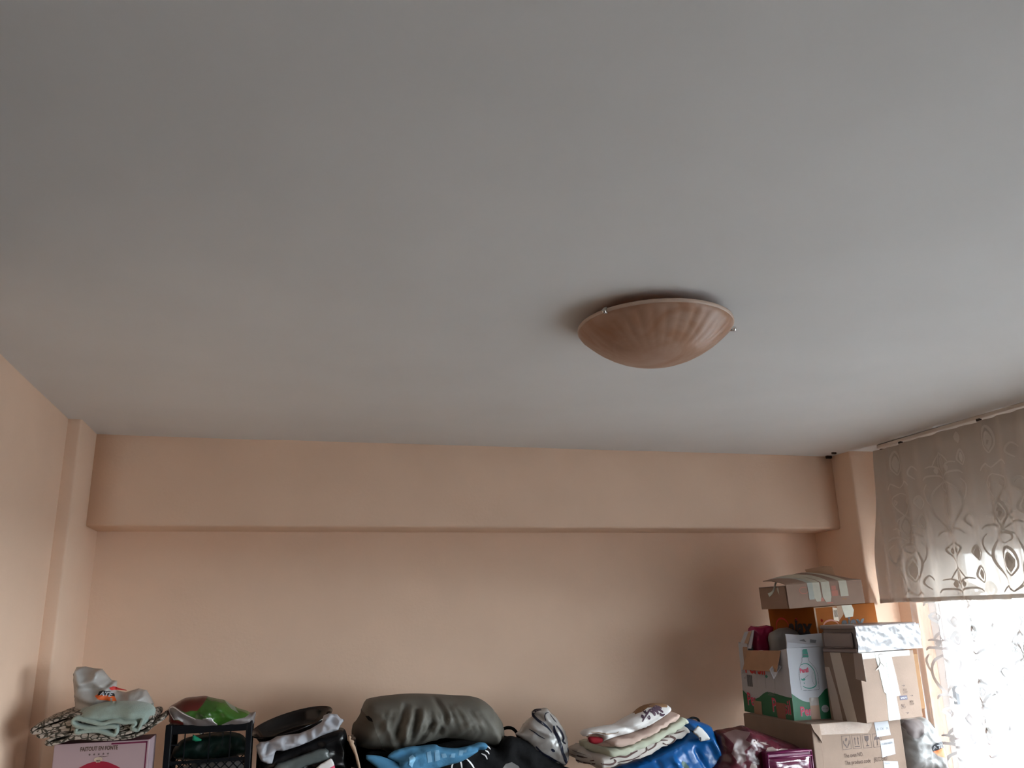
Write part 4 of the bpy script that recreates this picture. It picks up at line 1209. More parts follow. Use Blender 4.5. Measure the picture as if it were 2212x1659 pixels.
on_front('binding', [ribbon2d([(2.062, 1.057), (2.077, 1.033), (2.101, 1.005), (2.118, 0.973), (2.126, 0.939), (2.155, 0.900), (2.176, 0.866)], .010)], bv, M['tarp_dark'], tbg, .003, label='darker side binding')
on_front('lettering', [[(1.853, 0.916), (1.863, 0.927), (1.877, 0.920), (1.890, 0.899), (1.884, 0.889), (1.866, 0.899)]], bv, mat('yellow_print', (.10, .16, .14), .6), tbg, .002, label='worn yellow print')
tg = [(1.892, 1.069), (1.913, 1.058), (1.940, 1.083), (1.963, 1.066), (1.985, 1.042), (2.002, 1.016), (1.972, 1.012), (1.947, 1.009), (1.935, 1.032), (1.912, 1.050)]
tgo = blob('paper_tag', tg, 3.825, .003, .002, M['tag'], tbg, res=.008, curve=False, label='grey paper tag')
on_front('tag_print', [[(1.938, 1.019), (1.944, 1.031), (1.951, 1.028), (1.950, 1.016)]], bvh_of(tgo), M['print_black'], tgo, .001, root=tbg)
hd = catmull([Vector((1.967, 3.980, 1.087)), Vector((2.000, 4.000, 1.094)), Vector((2.026, 4.000, 1.090)), Vector((2.034, 3.990, 1.076))], 5, False)
v, f = tube_mesh([p-Vector((1.95, 3.95, .80)) for p in hd], .006, 6)
part('handle', v, f, M['black_cloth'], tbg, 'dark webbing handle', True)
pk = Vector((2.0, 3.93, .0))

# folded linens, from the lowest up (leaning on the bag)
G = 'folded linens piled beside the blue bag'
BV = (-.30, 1.0, .10)
LD = .24
def lin_thing(name, label, cat, p):
    return thing(name, label, cat, p, group=G)
l1 = lin_thing('folded_tablecloth', 'cream folded tablecloth with dark plum scrolls, lowest in the linen pile', 'tablecloth', (1.458, 3.860, 0.940))
sp1 = [(1.455, 3.840, 0.939), (1.565, 3.840, 0.956), (1.685, 3.845, 0.983), (1.814, 3.860, 1.022), (1.921, 3.880, 1.052)]
o1 = slab_sweep('cloth', sp1, BV, LD+.03, .050, M['linen_swirl'], l1, rough=.006, rscale=32)
bv = bvh_of(o1)
for s, w in (([(1.492, 0.960), (1.532, 0.969), (1.570, 0.965), (1.603, 0.977), (1.632, 0.987)], .008), ([(1.603, 0.977), (1.581, 0.990), (1.591, 0.997), (1.623, 0.997)], .007), ([(1.645, 0.970), (1.678, 0.984), (1.675, 1.004), (1.657, 1.009)], .006), ([(1.683, 0.984), (1.722, 1.001), (1.737, 1.021), (1.772, 1.035), (1.810, 1.036), (1.837, 1.023), (1.827, 1.007), (1.793, 1.001), (1.765, 1.011)], .010),
             ([(1.732, 1.013), (1.757, 1.023), (1.794, 1.021)], .006), ([(1.835, 1.047), (1.859, 1.050), (1.893, 1.056)], .006), ([(1.450, 0.943), (1.491, 0.937), (1.519, 0.947), (1.510, 0.959)], .009), ([(1.528, 0.942), (1.565, 0.948), (1.611, 0.953), (1.644, 0.966)], .006)):
    on_front('scroll_print', [ribbon2d(s, w)], bv, M['plum_brown'], l1, .002)
o1b = slab_sweep('cloth_end', [(1.376, 3.990, 0.952), (1.412, 3.930, 0.951), (1.466, 3.865, 0.929)], (.5, .8, .1), .10, .050, M['linen_swirl'], l1, rough=.004)
bv = bvh_of(o1b)
for s, w in (([(1.338, 0.979), (1.373, 0.965), (1.414, 0.958)], .006), ([(1.372, 0.945), (1.412, 0.933), (1.449, 0.937)], .007), ([(1.359, 0.989), (1.392, 0.975)], .005), ([(1.422, 0.946), (1.450, 0.952), (1.467, 0.939)], .006)):
    on_front('scroll_print', [ribbon2d(s, w)], bv, M['plum_brown'], l1, .002)
l2 = lin_thing('folded_sheet', 'pale green folded sheet between the scroll tablecloth and the pink sheet', 'sheet', (1.506, 3.860, 0.972))
sp2 = [(1.496, 3.840, 0.978), (1.588, 3.835, 0.990), (1.709, 3.840, 1.022), (1.812, 3.850, 1.060), (1.912, 3.870, 1.099)]
slab_sweep('cloth', sp2, BV, LD, .031, M['linen_green'], l2, rough=.007, rscale=38)
slab_sweep('cloth_end', [(1.419, 3.980, 1.001), (1.461, 3.920, 0.991), (1.506, 3.860, 0.974)], (.5, .8, .1), .10, .034, M['linen_green'], l2, rough=.003)
l3 = lin_thing('folded_sheet', 'pale pink folded sheet under the white leaf cloth', 'sheet', (1.531, 3.860, 1.014))
sp3 = [(1.521, 3.845, 1.019), (1.616, 3.840, 1.032), (1.712, 3.840, 1.058), (1.803, 3.850, 1.097), (1.875, 3.870, 1.120)]
slab_sweep('cloth', sp3, BV, LD-.02, .027, M['linen_pink'], l3, rough=.007, rscale=38)
slab_sweep('cloth_end', [(1.431, 3.970, 1.030), (1.474, 3.920, 1.016), (1.528, 3.865, 1.012)], (.5, .8, .1), .08, .022, M['linen_pink'], l3, rough=.003)
l4 = lin_thing('crimson_cloth', 'small crimson cloth folded at the left end under the white leaf cloth', 'cloth', (1.441, 3.860, 1.035))
blob('cloth', [(1.408, 1.055), (1.435, 1.055), (1.471, 1.049), (1.477, 1.039), (1.472, 1.028), (1.447, 1.023), (1.420, 1.027), (1.407, 1.037)], 3.880, .008, .03, M['linen_red'], l4, res=.007, rough=.004)
l5 = lin_thing('leaf_print_cloth', 'white cloth with a dark plum leaf sprig, topmost of the linen pile', 'cloth', (1.580, 3.860, 1.051))
wo = [(1.382, 1.061), (1.390, 1.080), (1.413, 1.089), (1.482, 1.097), (1.552, 1.103), (1.600, 1.125), (1.653, 1.146), (1.685, 1.167), (1.726, 1.181), (1.774, 1.183), (1.817, 1.175), (1.837, 1.160), (1.831, 1.143), (1.801, 1.124), (1.751, 1.101), (1.702, 1.079), (1.673, 1.070), (1.623, 1.057), (1.560, 1.047), (1.501, 1.034), (1.480, 1.028), (1.472, 1.048), (1.434, 1.062), (1.402, 1.056)]
CL = [(1.529, 1.104), (1.679, 1.060), (1.481, 1.071), (1.664, 1.105), (1.690, 1.080), (1.827, 1.152), (1.571, 1.048), (1.458, 1.078), (1.572, 1.064), (1.789, 1.133)]
o = blob('cloth', wo, 3.90, .055, .08, [M['linen_white'], M['linen_tan']], l5, res=.007, rough=.006, rscale=14,
         regions=[([(1.648, 1.141), (1.679, 1.182), (1.723, 1.198), (1.794, 1.193), (1.822, 1.175), (1.802, 1.165), (1.745, 1.170), (1.706, 1.168), (1.679, 1.153)], 1)],
         creases=[(*CL[0], *CL[1], .010, -.020), (*CL[2], *CL[3], .008, .012), (*CL[4], *CL[5], .009, .012), (*CL[6], *CL[7], .007, -.012), (*CL[8], *CL[9], .006, -.010)])
bv = bvh_of(o)
leafs = [[(1.664, 1.110), (1.679, 1.128), (1.695, 1.145), (1.710, 1.159), (1.730, 1.166)], [(1.679, 1.126), (1.670, 1.132), (1.673, 1.140)], [(1.694, 1.131), (1.703, 1.122), (1.701, 1.137)], [(1.695, 1.145), (1.686, 1.152), (1.691, 1.160)], [(1.710, 1.155), (1.728, 1.146), (1.732, 1.133)], [(1.720, 1.160), (1.743, 1.153), (1.749, 1.138)], [(1.730, 1.166), (1.758, 1.159), (1.776, 1.145)],
         [(1.730, 1.166), (1.754, 1.171), (1.773, 1.164)], [(1.757, 1.144), (1.770, 1.133), (1.785, 1.137)], [(1.744, 1.165), (1.730, 1.174), (1.720, 1.171)]]
for i, s in enumerate(leafs):
    on_front('leaf_print', [ribbon2d(s, .012 if i else .007)], bv, M['plum'], l5, .002)
on_front('fold_line', [ribbon2d([(1.412, 1.078), (1.450, 1.074), (1.489, 1.066), (1.530, 1.067), (1.545, 1.074)], .004)], bv, M['linen_tan'], l5, .002, label='brown stitched edge')
on_front('fold_line', [ribbon2d([(1.398, 1.067), (1.439, 1.067), (1.475, 1.058)], .004)], bv, M['linen_tan'], l5, .002)
# ------------------------------------------------------------------ maroon bag and purple case
mb = thing('maroon_bag', 'dark maroon see-through plastic bag between the blue bag and the cartons', 'plastic bag', (2.3, 3.95, .80))
mo = [(2.002, 0.828), (2.041, 0.925), (2.052, 1.035), (2.098, 1.051), (2.164, 1.056), (2.205, 1.062), (2.248, 1.045), (2.321, 1.020), (2.395, 0.992), (2.468, 0.965), (2.529, 0.932), (2.546, 0.873), (2.539, 0.770)]
o = blob('bag_body', mo, 3.88, .09, .09, [M['maroon'], M['maroon_cloth'], M['maroon_pale']], mb, res=.009, D=.08, facet=.012, fscale=14, rough=.012, rscale=12,
         regions=[([(2.072, 1.038), (2.148, 1.050), (2.210, 1.038), (2.168, 1.008), (2.196, 0.990), (2.153, 0.959), (2.158, 0.918), (2.119, 0.900), (2.088, 0.953), (2.105, 0.993)], 1),
                  ([(2.262, 0.948), (2.274, 0.968), (2.305, 0.971), (2.324, 0.957), (2.355, 0.959), (2.390, 0.955), (2.434, 0.940), (2.387, 0.937), (2.312, 0.941)], 2),
                  ([(2.202, 0.997), (2.228, 1.000), (2.224, 0.990), (2.209, 0.989)], 2), ([(2.166, 0.877), (2.182, 0.906), (2.206, 0.901), (2.208, 0.870)], 2), ([(2.242, 0.995), (2.267, 0.992), (2.291, 0.978), (2.266, 0.983)], 2)])
pk0 = (2.241, 3.740, 0.955); pk1 = (2.485, 3.740, 0.944)
pcs = thing('purple_zip_case', 'purple vinyl zip case with shiny clear front, leaning against the large carton', 'case', (pk0[0], 3.74, ZT))
PW = pk1[0]-pk0[0]; PHH = pk0[2]-ZT
boxpart('case_body', (0, .006, 0), (PW, .06, PHH), M['purple'], pcs, .012, smooth=False)
def vinyl_panel():
    vs = []; fs = []; nx, nz = 20, 24
    for j in range(nz+1):
        for i in range(nx+1):
            u, v = i/nx, j/nz
            e = min(1, min(u, 1-u)*8)*min(1, min(v, 1-v)*8)
            vs.append((.012+(PW-.024)*u, .004-.012*e-.006*e*mn.fractal(Vector((u*5, v*6, 2)), 1, 2, 3), .012+(PHH-.038)*v))
    for j in range(nz):
        for i in range(nx):
            a = j*(nx+1)+i
            fs.append((a, a+1, a+nx+2, a+nx+1))
    return part('clear_front', vs, fs, M['purple_clear'], pcs, 'shiny wrinkled vinyl front', True)
vinyl_panel()
for a, b in (((0.003, 0, PHH-.004), (PW-.003, 0, PHH-.004)), ((0.003, 0, PHH-.026), (PW-.003, 0, PHH-.026)), ((.004, 0, .01), (.004, 0, PHH-.004)), ((PW-.004, 0, .01), (PW-.004, 0, PHH-.004))):
    v, f = tube_mesh([a, b], .004, 8)
    part('piping', v, f, M['purple'], pcs, smooth=True)

# ------------------------------------------------------------------ cartons at the right
def carton(name, label, loc, rz, w, d, h, m, tilt=0.0, bev=.003, cat='carton'):
    t = thing(name, label, cat, loc, (0, tilt, rz))
    boxpart('carton_body', (0, 0, 0), (w, d, h), m, t, bev)
    return t, Face((0, 0, 0), (1, 0, 0), (0, 0, 1)), Face((0, d, 0), (0, -1, 0), (0, 0, 1)), Face((0, 0, h), (1, 0, 0), (0, 1, 0))

ZB = 1.065
bc, F, Lf, Tp = carton('large_carton', 'large kraft carton with four handling symbols and white stickers, under the detergent carton', (2.499, 3.742, ZT), .075, .545, .56, ZB-ZT, M['kraft_pale'], bev=.005)
H = ZB-ZT
def icon_box(u, v, w, h, parts_, name='handling_symbol'):
    e = .0016
    fr = [rect(u, v, u+w, v+e), rect(u, v+h-e, u+w, v+h), rect(u, v, u+e, v+h), rect(u+w-e, v, u+w, v+h)]
    F.poly(name, fr+[[(u+a*w, v+b*h) for a, b in p] for p in parts_], M['print_dark'], bc, .0009)
iv, ih, iw = H-.125, .062, .052
def sc(pts): return pts
hands = [[(.12, .62), (.18, .66), (.24, .45), (.42, .30), (.50, .12), (.42, .10), (.36, .22), (.16, .40)], [(.88, .62), (.82, .66), (.76, .45), (.60, .30), (.52, .12), (.60, .10), (.66, .22), (.84, .40)],
         [(.36, .62), (.42, .78), (.54, .86), (.64, .76), (.58, .64), (.46, .56)]]
arrows = [[(.27, .28), (.34, .28), (.34, .70), (.27, .70)], [(.20, .68), (.41, .68), (.305, .86)], [(.64, .28), (.71, .28), (.71, .70), (.64, .70)], [(.57, .68), (.78, .68), (.675, .86)], [(.2, .12), (.8, .12), (.8, .19), (.2, .19)]]
glass = [[(.26, .88), (.74, .88), (.72, .62), (.60, .50), (.53, .47), (.47, .47), (.40, .50), (.28, .62)], [(.47, .18), (.53, .18), (.53, .48), (.47, .48)], [(.30, .13), (.70, .13), (.66, .19), (.34, .19)]]
umb = [[(.16, .52), (.20, .68), (.34, .80), (.50, .84), (.66, .80), (.80, .68), (.84, .52), (.66, .57), (.50, .53), (.34, .57)], [(.47, .22), (.53, .22), (.53, .56), (.47, .56)], [(.40, .14), (.53, .14), (.53, .24), (.47, .24), (.47, .19), (.40, .19)], [(.48, .84), (.52, .84), (.52, .90), (.48, .90)]]
for k, ic in enumerate((hands, arrows, glass, umb)):
    icon_box(.168+k*.0625, iv-k*.001, iw, ih, ic)
F.text('The oven NO.', .170, iv-.036, .026, M['print_brown'], bc, bold=.0002, width=.115)
F.text('The product code', .170, iv-.068, .026, M['print_brown'], bc, bold=.0002, width=.155)
F.text('JB2727B407', .345, iv-.066, .026, M['print_brown'], bc, bold=.0002, width=.085)
K1 = F.poly('sticker', [[(.383, H-.082), (.470, H-.078), (.464, H-.012), (.377, H-.014)]], M['print_white'], bc, .0014, label='white paper sticker at the top')
F.text('A  OK   M', .388, H-.052, .016, M['print_grey'], K1, lift=.002, width=.07)
K2 = F.poly('sticker', [[(.400, H-.176), (.483, H-.166), (.483, H-.095), (.398, H-.100)]], M['print_white'], bc, .0014, label='white paper sticker in the middle')
F.text('31-0068-0488898', .406, H-.121, .014, M['print_grey'], K2, lift=.002, width=.068, rot=.06)
K3 = F.poly('sticker', [[(.402, H-.27), (.490, H-.27), (.490, H-.200), (.402, H-.192)]], M['print_white'], bc, .0014, label='white paper sticker at the bottom')
F.text('Made', .408, H-.208, .012, M['print_grey'], K3, lift=.002, width=.03)
F.poly('crease_line', [rect(.0475, .0, .049, H-.002), rect(.095, H-.05, .0965, H-.002), rect(.205, H-.055, .2065, H-.002), rect(.30, H-.05, .3015, H-.002)], M['kraft_brown'], bc, .0006)
F.poly('packing_tape', [[(.03, H-.05), (.33, H-.06), (.36, H-.03), (.36, H-.001), (.0, H-.001), (.008, H-.028)]], M['tape_clear'], bc, .0012, label='shiny clear packing tape')
Tp.poly('packing_tape', [rect(.0, .001, .36, .06)], M['tape_clear'], bc, .0012)
# crushed corner turned outwards
o = part('crushed_flap', [(-.002, -.001, H+.001), (.048, -.003, H-.004), (.045, -.010, H-.085), (.030, -.012, H-.060), (.006, -.008, H-.030),
                          (-.002, .003, H+.001), (.048, .003, H-.004), (.045, -.004, H-.085), (.030, -.006, H-.060), (.006, -.002, H-.030)],
         [(0, 4, 3, 2, 1), (5, 6, 7, 8, 9), (0, 5, 9, 4), (4, 9, 8, 3), (3, 8, 7, 2), (2, 7, 6, 1), (1, 6, 5, 0)], M['kraft_pale'], bc, 'pale crushed corner')

# ------------------------------------------------------------------ detergent carton
pw, pd, phh = .236, .475, .345
ps = thing('detergent_carton', 'opened white and green detergent carton with a bottle picture, on the large kraft carton', 'carton', (2.507, 3.893, ZB), (0, .0, .0))
t = .004
def wall_panel(name, lo, hi, m, inner=None):
    bm = bmesh.new(); add_box(bm, lo, hi)
    return bmpart(name, bm, m, ps)
wall_panel('front_wall', (0, 0, 0), (pw, t, phh), M['white_card'])
wall_panel('back_wall', (0, pd-t, 0), (pw, pd, phh+.02), M['white_card'])
wall_panel('right_wall', (pw-t, t, 0), (pw, pd-t, phh), M['white_card'])
# left wall: tall at the back, torn lower towards the front
lw = [(0, 0), (pd-2*t, 0), (pd-2*t, phh+.015), (pd*.80, phh+.015), (pd*.78, phh-.025), (pd*.5, phh-.015), (pd*.3, phh-.022), (.02, phh-.005), (0, phh-.002)]
vs = [(0, t+y, z) for y, z in lw]+[(t, t+y, z) for y, z in lw]
n = len(lw)
part('left_wall', vs, [tuple(range(n)), tuple(range(2*n-1, n-1, -1))]+[(i, n+i, n+(i+1) % n, (i+1) % n) for i in range(n)], M['white_card'], ps)
wall_panel('bottom', (t, t, 0), (pw-t, pd-t, t), M['kraft_in'])
# flaps
def flap(name, pts, m, label=None, thick=.003, nrm=None):
    pts = [Vector(p) for p in pts]
    nn = (pts[1]-pts[0]).cross(pts[2]-pts[0]).normalized()*thick
    n = len(pts)
    vs = pts+[p+nn for p in pts]
    return part(name, vs, [tuple(range(n))[::-1], tuple(range(n, 2*n))]+[(i, (i+1) % n, n+(i+1) % n, n+i) for i in range(n)], m, ps, label)
flap('front_flap', [(0, 0, phh), (pw, 0, phh+.003), (pw+.012, .05, phh+.066), (pw*.55, .055, phh+.060), (.035, .052, phh+.067), (.012, .012, phh+.028)], M['white_card'], 'white front flap leaning up')
FF = Face((0, 0, phh), (1, 0, 0), (0, .6, .8))
for q in ([(.075, .022), (.13, .030), (.125, .048), (.10, .044), (.085, .034)], [(.150, .026), (.18, .022), (.195, .040), (.16, .046)]):
    FF.poly('flap_print', [q], M['print_grey'], ps, .0045)
flap('left_flap', [(-.002, .055, phh-.012), (-.002, .380, phh-.020), (-.040, .385, phh-.120), (-.036, .06, phh-.115)], M['kraft_in'], 'brown inner side of the flap folded down', thick=-.003)
flap('back_flap', [(0, pd*.72, phh-.01), (0, pd, phh-.01), (.035, pd-.02, phh+.075), (.050, pd*.80, phh+.085)], M['white_card'], 'raised rear flap', thick=.003)
flap('rear_tape', [(-.001, pd*.80, phh-.12), (-.001, pd*.90, phh-.12), (-.002, pd*.90, phh-.01), (-.002, pd*.80, phh-.01)], M['tape_brown'], 'brown tape', thick=-.001)
flap('rear_tape', [(-.002, pd*.80, phh-.01), (-.002, pd*.90, phh-.01), (.040, pd*.885, phh+.077), (.046, pd*.83, phh+.082)], M['tape_brown'], 'brown tape', thick=-.001)
flap('torn_edge', [(-.006, .055, phh-.090), (-.006, .105, phh-.070), (-.047, .105, phh-.105), (-.049, .07, phh-.150)], M['white_card'], 'white torn scrap of the flap', thick=-.002)
# prints, front
class NarrowFace(Face):
    def at(s, u, v, lift=0.0):
        return s.O+s.U*u*.99+s.V*v+s.N*lift
F = NarrowFace((0, 0, 0), (1, 0, 0), (0, 0, 1))
def wave(u0, u1, fn, n=24):
    return [(u0, 0.0005)]+[(u1, 0.0005)]+[(u1+(u0-u1)*i/n, fn((u1+(u0-u1)*i/n))) for i in range(n+1)]
F.poly('green_band', [wave(.0005, .2375, lambda u: .128-.045*math.sin(PI*min(1, u/.20))+(.02*max(0, (u-.12)/.12)) - .02*(u < 0))], M['print_green'], ps, .0005)
bo2 = [(.068, .140), (.155, .140), (.164, .150), (.166, .20), (.160, .235), (.140, .262), (.122, .280), (.118, .298), (.086, .298), (.082, .280), (.066, .255), (.058, .23), (.057, .20), (.060, .152)]
def outline_strokes(pts, w):
    return [ribbon2d([pts[i], ((pts[i][0]+pts[i+1][0])/2, (pts[i][1]+pts[i+1][1])/2), pts[i+1]], w, 2) for i in range(len(pts)-1)]
F.poly('bottle_outline', outline_strokes([(p[0], p[1]) for p in catmull([Vector(p) for p in bo2], 3)], .0026), M['print_grey'], ps, .0008)
F.poly('bottle_outline', [ribbon2d([(.072, .262), (.095, .268), (.120, .262), (.145, .235), (.152, .20)], .0045), ribbon2d([(.150, .20), (.150, .165), (.125, .150), (.095, .150), (.070, .160)], .0055)], M['print_teal'], ps, .0009)
F.poly('bottle_outline', [ribbon2d([(.140, .225), (.130, .205), (.131, .180), (.142, .165), (.148, .185), (.146, .21), (.140, .225)], .0016)], M['print_grey'], ps, .0009)
K6 = F.poly('bottle_cap', [[(.088, .2985), (.124, .2985), (.119, .338), (.096, .338), (.092, .334)]], M['print_teal'], ps, .001, label='teal bottle cap print')
F.poly('cap_band', [rect(.092, .308, .120, .313)], M['print_grey'], K6, .0014)
F.text('Persil', .064, .224, .030, M['print_pink'], ps, bold=.0012, width=.050, rot=.06)
F.poly('drop_print', [[(.063, .198), (.068, .188), (.082, .186), (.090, .192), (.084, .200), (.074, .194)], [(.076, .177), (.084, .176), (.080, .170)]], M['print_teal'], ps, .001)
F.poly('drop_print', [ribbon2d([(.086, .196), (.097, .205), (.110, .211)], .002)], M['print_grey'], ps, .001)
def persil_logo(face, u, v, w, clip=None):
    s = w/.062*.036
    for m, du, lift in (('print_white', .0012, .0012), ('print_pink', 0, .0018)):
        face.text('Persil', u+du, v-du*1.5, s, M[m], ps, bold=.0022 if m == 'print_white' else .0012, lift=lift, width=w, name='lettering', clip=clip)
persil_logo(F, .040, .022, .105)
F.poly('packing_tape', [rect(.098, .0, .152, .100)], M['tape_brown'], ps, .0024, label='brown packing tape')
F.poly('packing_tape', [rect(.099, .066, .151, .104)], mat('glossy_grey_tape', (.34, .30, .27), .15, .6, bump=.3, bump_scale=60), ps, .0028, label='glossy end of the tape')
K5 = F.poly('seal_print', [ell(.186, .048, .022, .018, 24)], M['print_white'], ps, .0012, label='white oval seal')
F.text('SEIT 1907', .169, .045, .010, M['print_grey'], K5, lift=.0018, width=.034)
# prints, left side (u runs from the back edge to the front edge)
L = Face((0, pd, 0), (0, -1, 0), (0, 0, 1))
L.poly('green_band', [wave(.0005, pd-.0005, lambda u: (.112-.036*math.sin(PI*min(1, u/.24)) if u < .12 else .076+.022*(1-math.cos(PI*(u-.12)/.14))) if u < .26 else .120-.000*u-.022*(1-math.cos(PI*min(1, (u-.26)/.22)))*.30 )], M['print_green'], ps, .0005)
persil_logo(L, .045, .040, .155, clip=((.125, 0), (1, 0)))
L.poly('packing_tape', [rect(.105, 0.0, .185, .066)], M['tape_brown'], ps, .0022, label='brown packing tape')
persil_logo(L, .290, .028, .165)
L.poly('packing_tape', [[(.330, 0), (.405, 0), (.412, .075), (.322, .075)]], mat('brown_glossy_tape', (.25, .075, .05), .3, .5), ps, .0022, label='red brown packing tape')
L.text('Persil', .050, .207, .090, M['print_red'], ps, bold=.0025, width=.20)
L.poly('bottle_outline', [ribbon2d([(.245, .135), (.243, .18), (.250, .225), (.262, .255)], .003), ribbon2d([(.33, .135), (.335, .18), (.33, .22), (.318, .25)], .003), ribbon2d([(.250, .122), (.28, .113), (.31, .114), (.325, .125)], .004), rect(.255, .105, .325, .1075)], M['print_grey'], ps, .0008)
L.poly('bottle_label', [[(.248, .230), (.305, .224), (.305, .238), (.248, .244)]], M['print_brown'], ps, .001)
L.poly('drop_print', [[(.245, .200), (.255, .188), (.275, .196), (.262, .206)]], M['print_teal'], ps, .001)
for k in range(9):
    L.poly('barcode_bar', [rect(.060+k*.006, .135, .0632+k*.006+(.0015 if k % 3 else 0), .195)], M['print_grey'], ps, .001)
L.text('20', .012, .200, .026, M['print_grey'], ps, lift=.001, width=.03)
L.text('x1', .030, .172, .020, M['print_grey'], ps, lift=.001, width=.018)
# contents
pg = thing('pink_package', 'deep pink glossy package sticking out of the open detergent carton', 'package', (2.58, 4.18, ZB+.25))
blob('package', [(2.568, 1.458), (2.551, 1.483), (2.550, 1.503), (2.569, 1.518), (2.622, 1.514), (2.670, 1.520), (2.711, 1.509), (2.701, 1.479), (2.679, 1.449), (2.654, 1.296), (2.573, 1.299), (2.570, 1.398)], 4.32, .03, .035, mat('deep_pink_plastic', (.30, .014, .06), .25, .5), pg, res=.008, facet=.015, fscale=20, curve=False)
pg2 = thing('white_paper_bundle', 'greyish white paper bundle in the open detergent carton beside the pink package', 'paper', (2.62, 4.19, ZB+.25))
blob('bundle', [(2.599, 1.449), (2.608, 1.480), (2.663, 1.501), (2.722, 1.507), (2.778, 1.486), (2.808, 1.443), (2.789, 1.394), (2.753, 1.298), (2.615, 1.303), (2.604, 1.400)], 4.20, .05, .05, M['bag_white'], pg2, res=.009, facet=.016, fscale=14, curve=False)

# ------------------------------------------------------------------ carton closed with white tape
tz = ZB
tc, F, Lf, Tp = carton('taped_carton', 'kraft carton closed with wide white tape, standing right of the detergent carton', (2.747, 3.655, tz), .232, .418, .215, .322, M['kraft_pale'])
F.poly('tape_strip', [[(.158, 0), (.245, 0), (.238, .10), (.240, .17), (.222, .26), (.212, .3215), (.135, .3215), (.150, .22), (.166, .13)]], M['tape_white'], tc, .0010, .001, label='wide white tape down the middle')
F.poly('tape_strip', [[(.152, .132), (.172, .120), (.178, .26), (.152, .3215), (.120, .3215), (.138, .22)]], M['tape_white'], tc, .0020, .001)
F.poly('tape_strip', [[(.205, .105), (.268, .110), (.258, .20), (.240, .31), (.195, .31), (.200, .20)]], M['tape_white'], tc, .0016, .001)
F.poly('tape_strip', [[(0, .292), (.385, .296), (.385, .3215), (0, .3215)]], mat('frosted_tape', (.36, .35, .325), .25, .5), tc, .0012, .001, label='frosted tape along the top edge')
F.poly('tape_tear', [ribbon2d([(.118, .242), (.135, .254), (.150, .272), (.146, .300)], .004), ribbon2d([(.150, .272), (.170, .258), (.176, .246)], .0025), ribbon2d([(.142, .305), (.160, .312), (.178, .308)], .003)], M['print_brown'], tc, .0034)
F.poly('tape_tear', [[(.108, .235), (.126, .247), (.140, .252), (.128, .240)]], M['tape_cream'], tc, .004)
for k, (u, v, a) in enumerate(((.292, .118, .0), (.330, .060, 0), (.262, .048, 0))):
    F.text('LOOP', u, v, .014, M['print_brown'], tc, width=.034, lift=.001)
    F.text('BOX', u+.003, v+.012, .014, M['print_brown'], tc, width=.028, lift=.001)
K4 = F.poly('label_bar', [rect(.262, .088, .318, .108)], mat('slate_print', (.10, .09, .13), .7), tc, .0014)
F.text('BAMSELMO', .268, .094, .011, M['tag'], K4, width=.045, lift=.0019)
for (u, v) in ((.30, .150), (.352, .100), (.300, .022), (.27, .055)):
    F.poly('arrow_print', [[(u, v), (u+.013, v+.003), (u+.006, v+.009)], ribbon2d([(u-.012, v+.006), (u-.004, v+.006), (u+.004, v+.004)], .0015)], M['print_dark'], tc, .001)
Lf.poly('tape_strip', [[(.10, 0), (.160, 0), (.140, .14), (.110, .3215), (.045, .3215), (.070, .14)]], mat('grey_cream_tape', (.55, .48, .41), .4, .4), tc, .0010, .001)
Lf.poly('tape_strip', [[(.020, 0), (.075, 0), (.060, .12), (.03, .25), (.0, .25), (.010, .12)]], mat('dull_cream_tape', (.48, .40, .34), .4, .4), tc, .0014, .001)
Lf.poly('tape_strip', [[(.185, .200), (.245, .190), (.240, .3215), (.190, .3215)]], mat('dull_tape', (.42, .34, .29), .4, .4), tc, .0012, .001)

# ------------------------------------------------------------------ film wrapped pack on top of it
wz = tz+.323
wp = thing('film_wrapped_pack', 'flat pack in shiny clear stretch film lying on the taped carton', 'package', (2.742, 3.652, wz), (0, -.01, .225))
boxpart('pack_core', (.008, .008, .018), (.462, .205, .116), M['pack_mauve'], wp, .008)
boxpart('tray_rim', (-.004, -.004, .112), (.470, .212, .131), M['pack_mauve'], wp, .007, label='mauve top tray rim')
boxpart('tray_rim', (-.004, -.004, .0), (.470, .212, .020), M['pack_mauve'], wp, .007, label='mauve bottom tray rim')
def film_sheet():
    vs = []; fs = []; nx, nz = 70, 22
    for j in range(nz+1):
        for i in range(nx+1):
            u, v = i/nx, j/nz
            x = -.006+.478*u; z = .002+.122*v
            k = .0055*mn.fractal(Vector((x*16+z*14, z*26-x*6, 4)), 1, 2, 4)+.0028*abs(math.sin((x*1.5+z*.9+.02*math.sin(x*23))*52))*min(1, v*3)*(.3+.7*abs(u-.5)*2)
            vs.append((x, -.0135-k, z))
    for j in range(nz):
        for i in range(nx):
            a = j*(nx+1)+i
            fs.append((a, a+1, a+nx+2, a+nx+1))
    return part('stretch_film', vs, fs, M['film_face'], wp, 'shiny creased stretch film over white sheets', True)
film_sheet()
boxpart('white_sheets', (.004, -.004, .020), (.465, .01, .112), M['film_face'], wp, .003)
bm = bmesh.new(); add_box(bm, (-.010, .012, .022), (-.001, .195, .098), .012, 3)
bmpart('side_cushion', bm, M['pack_mauve'], wp, smooth=True)

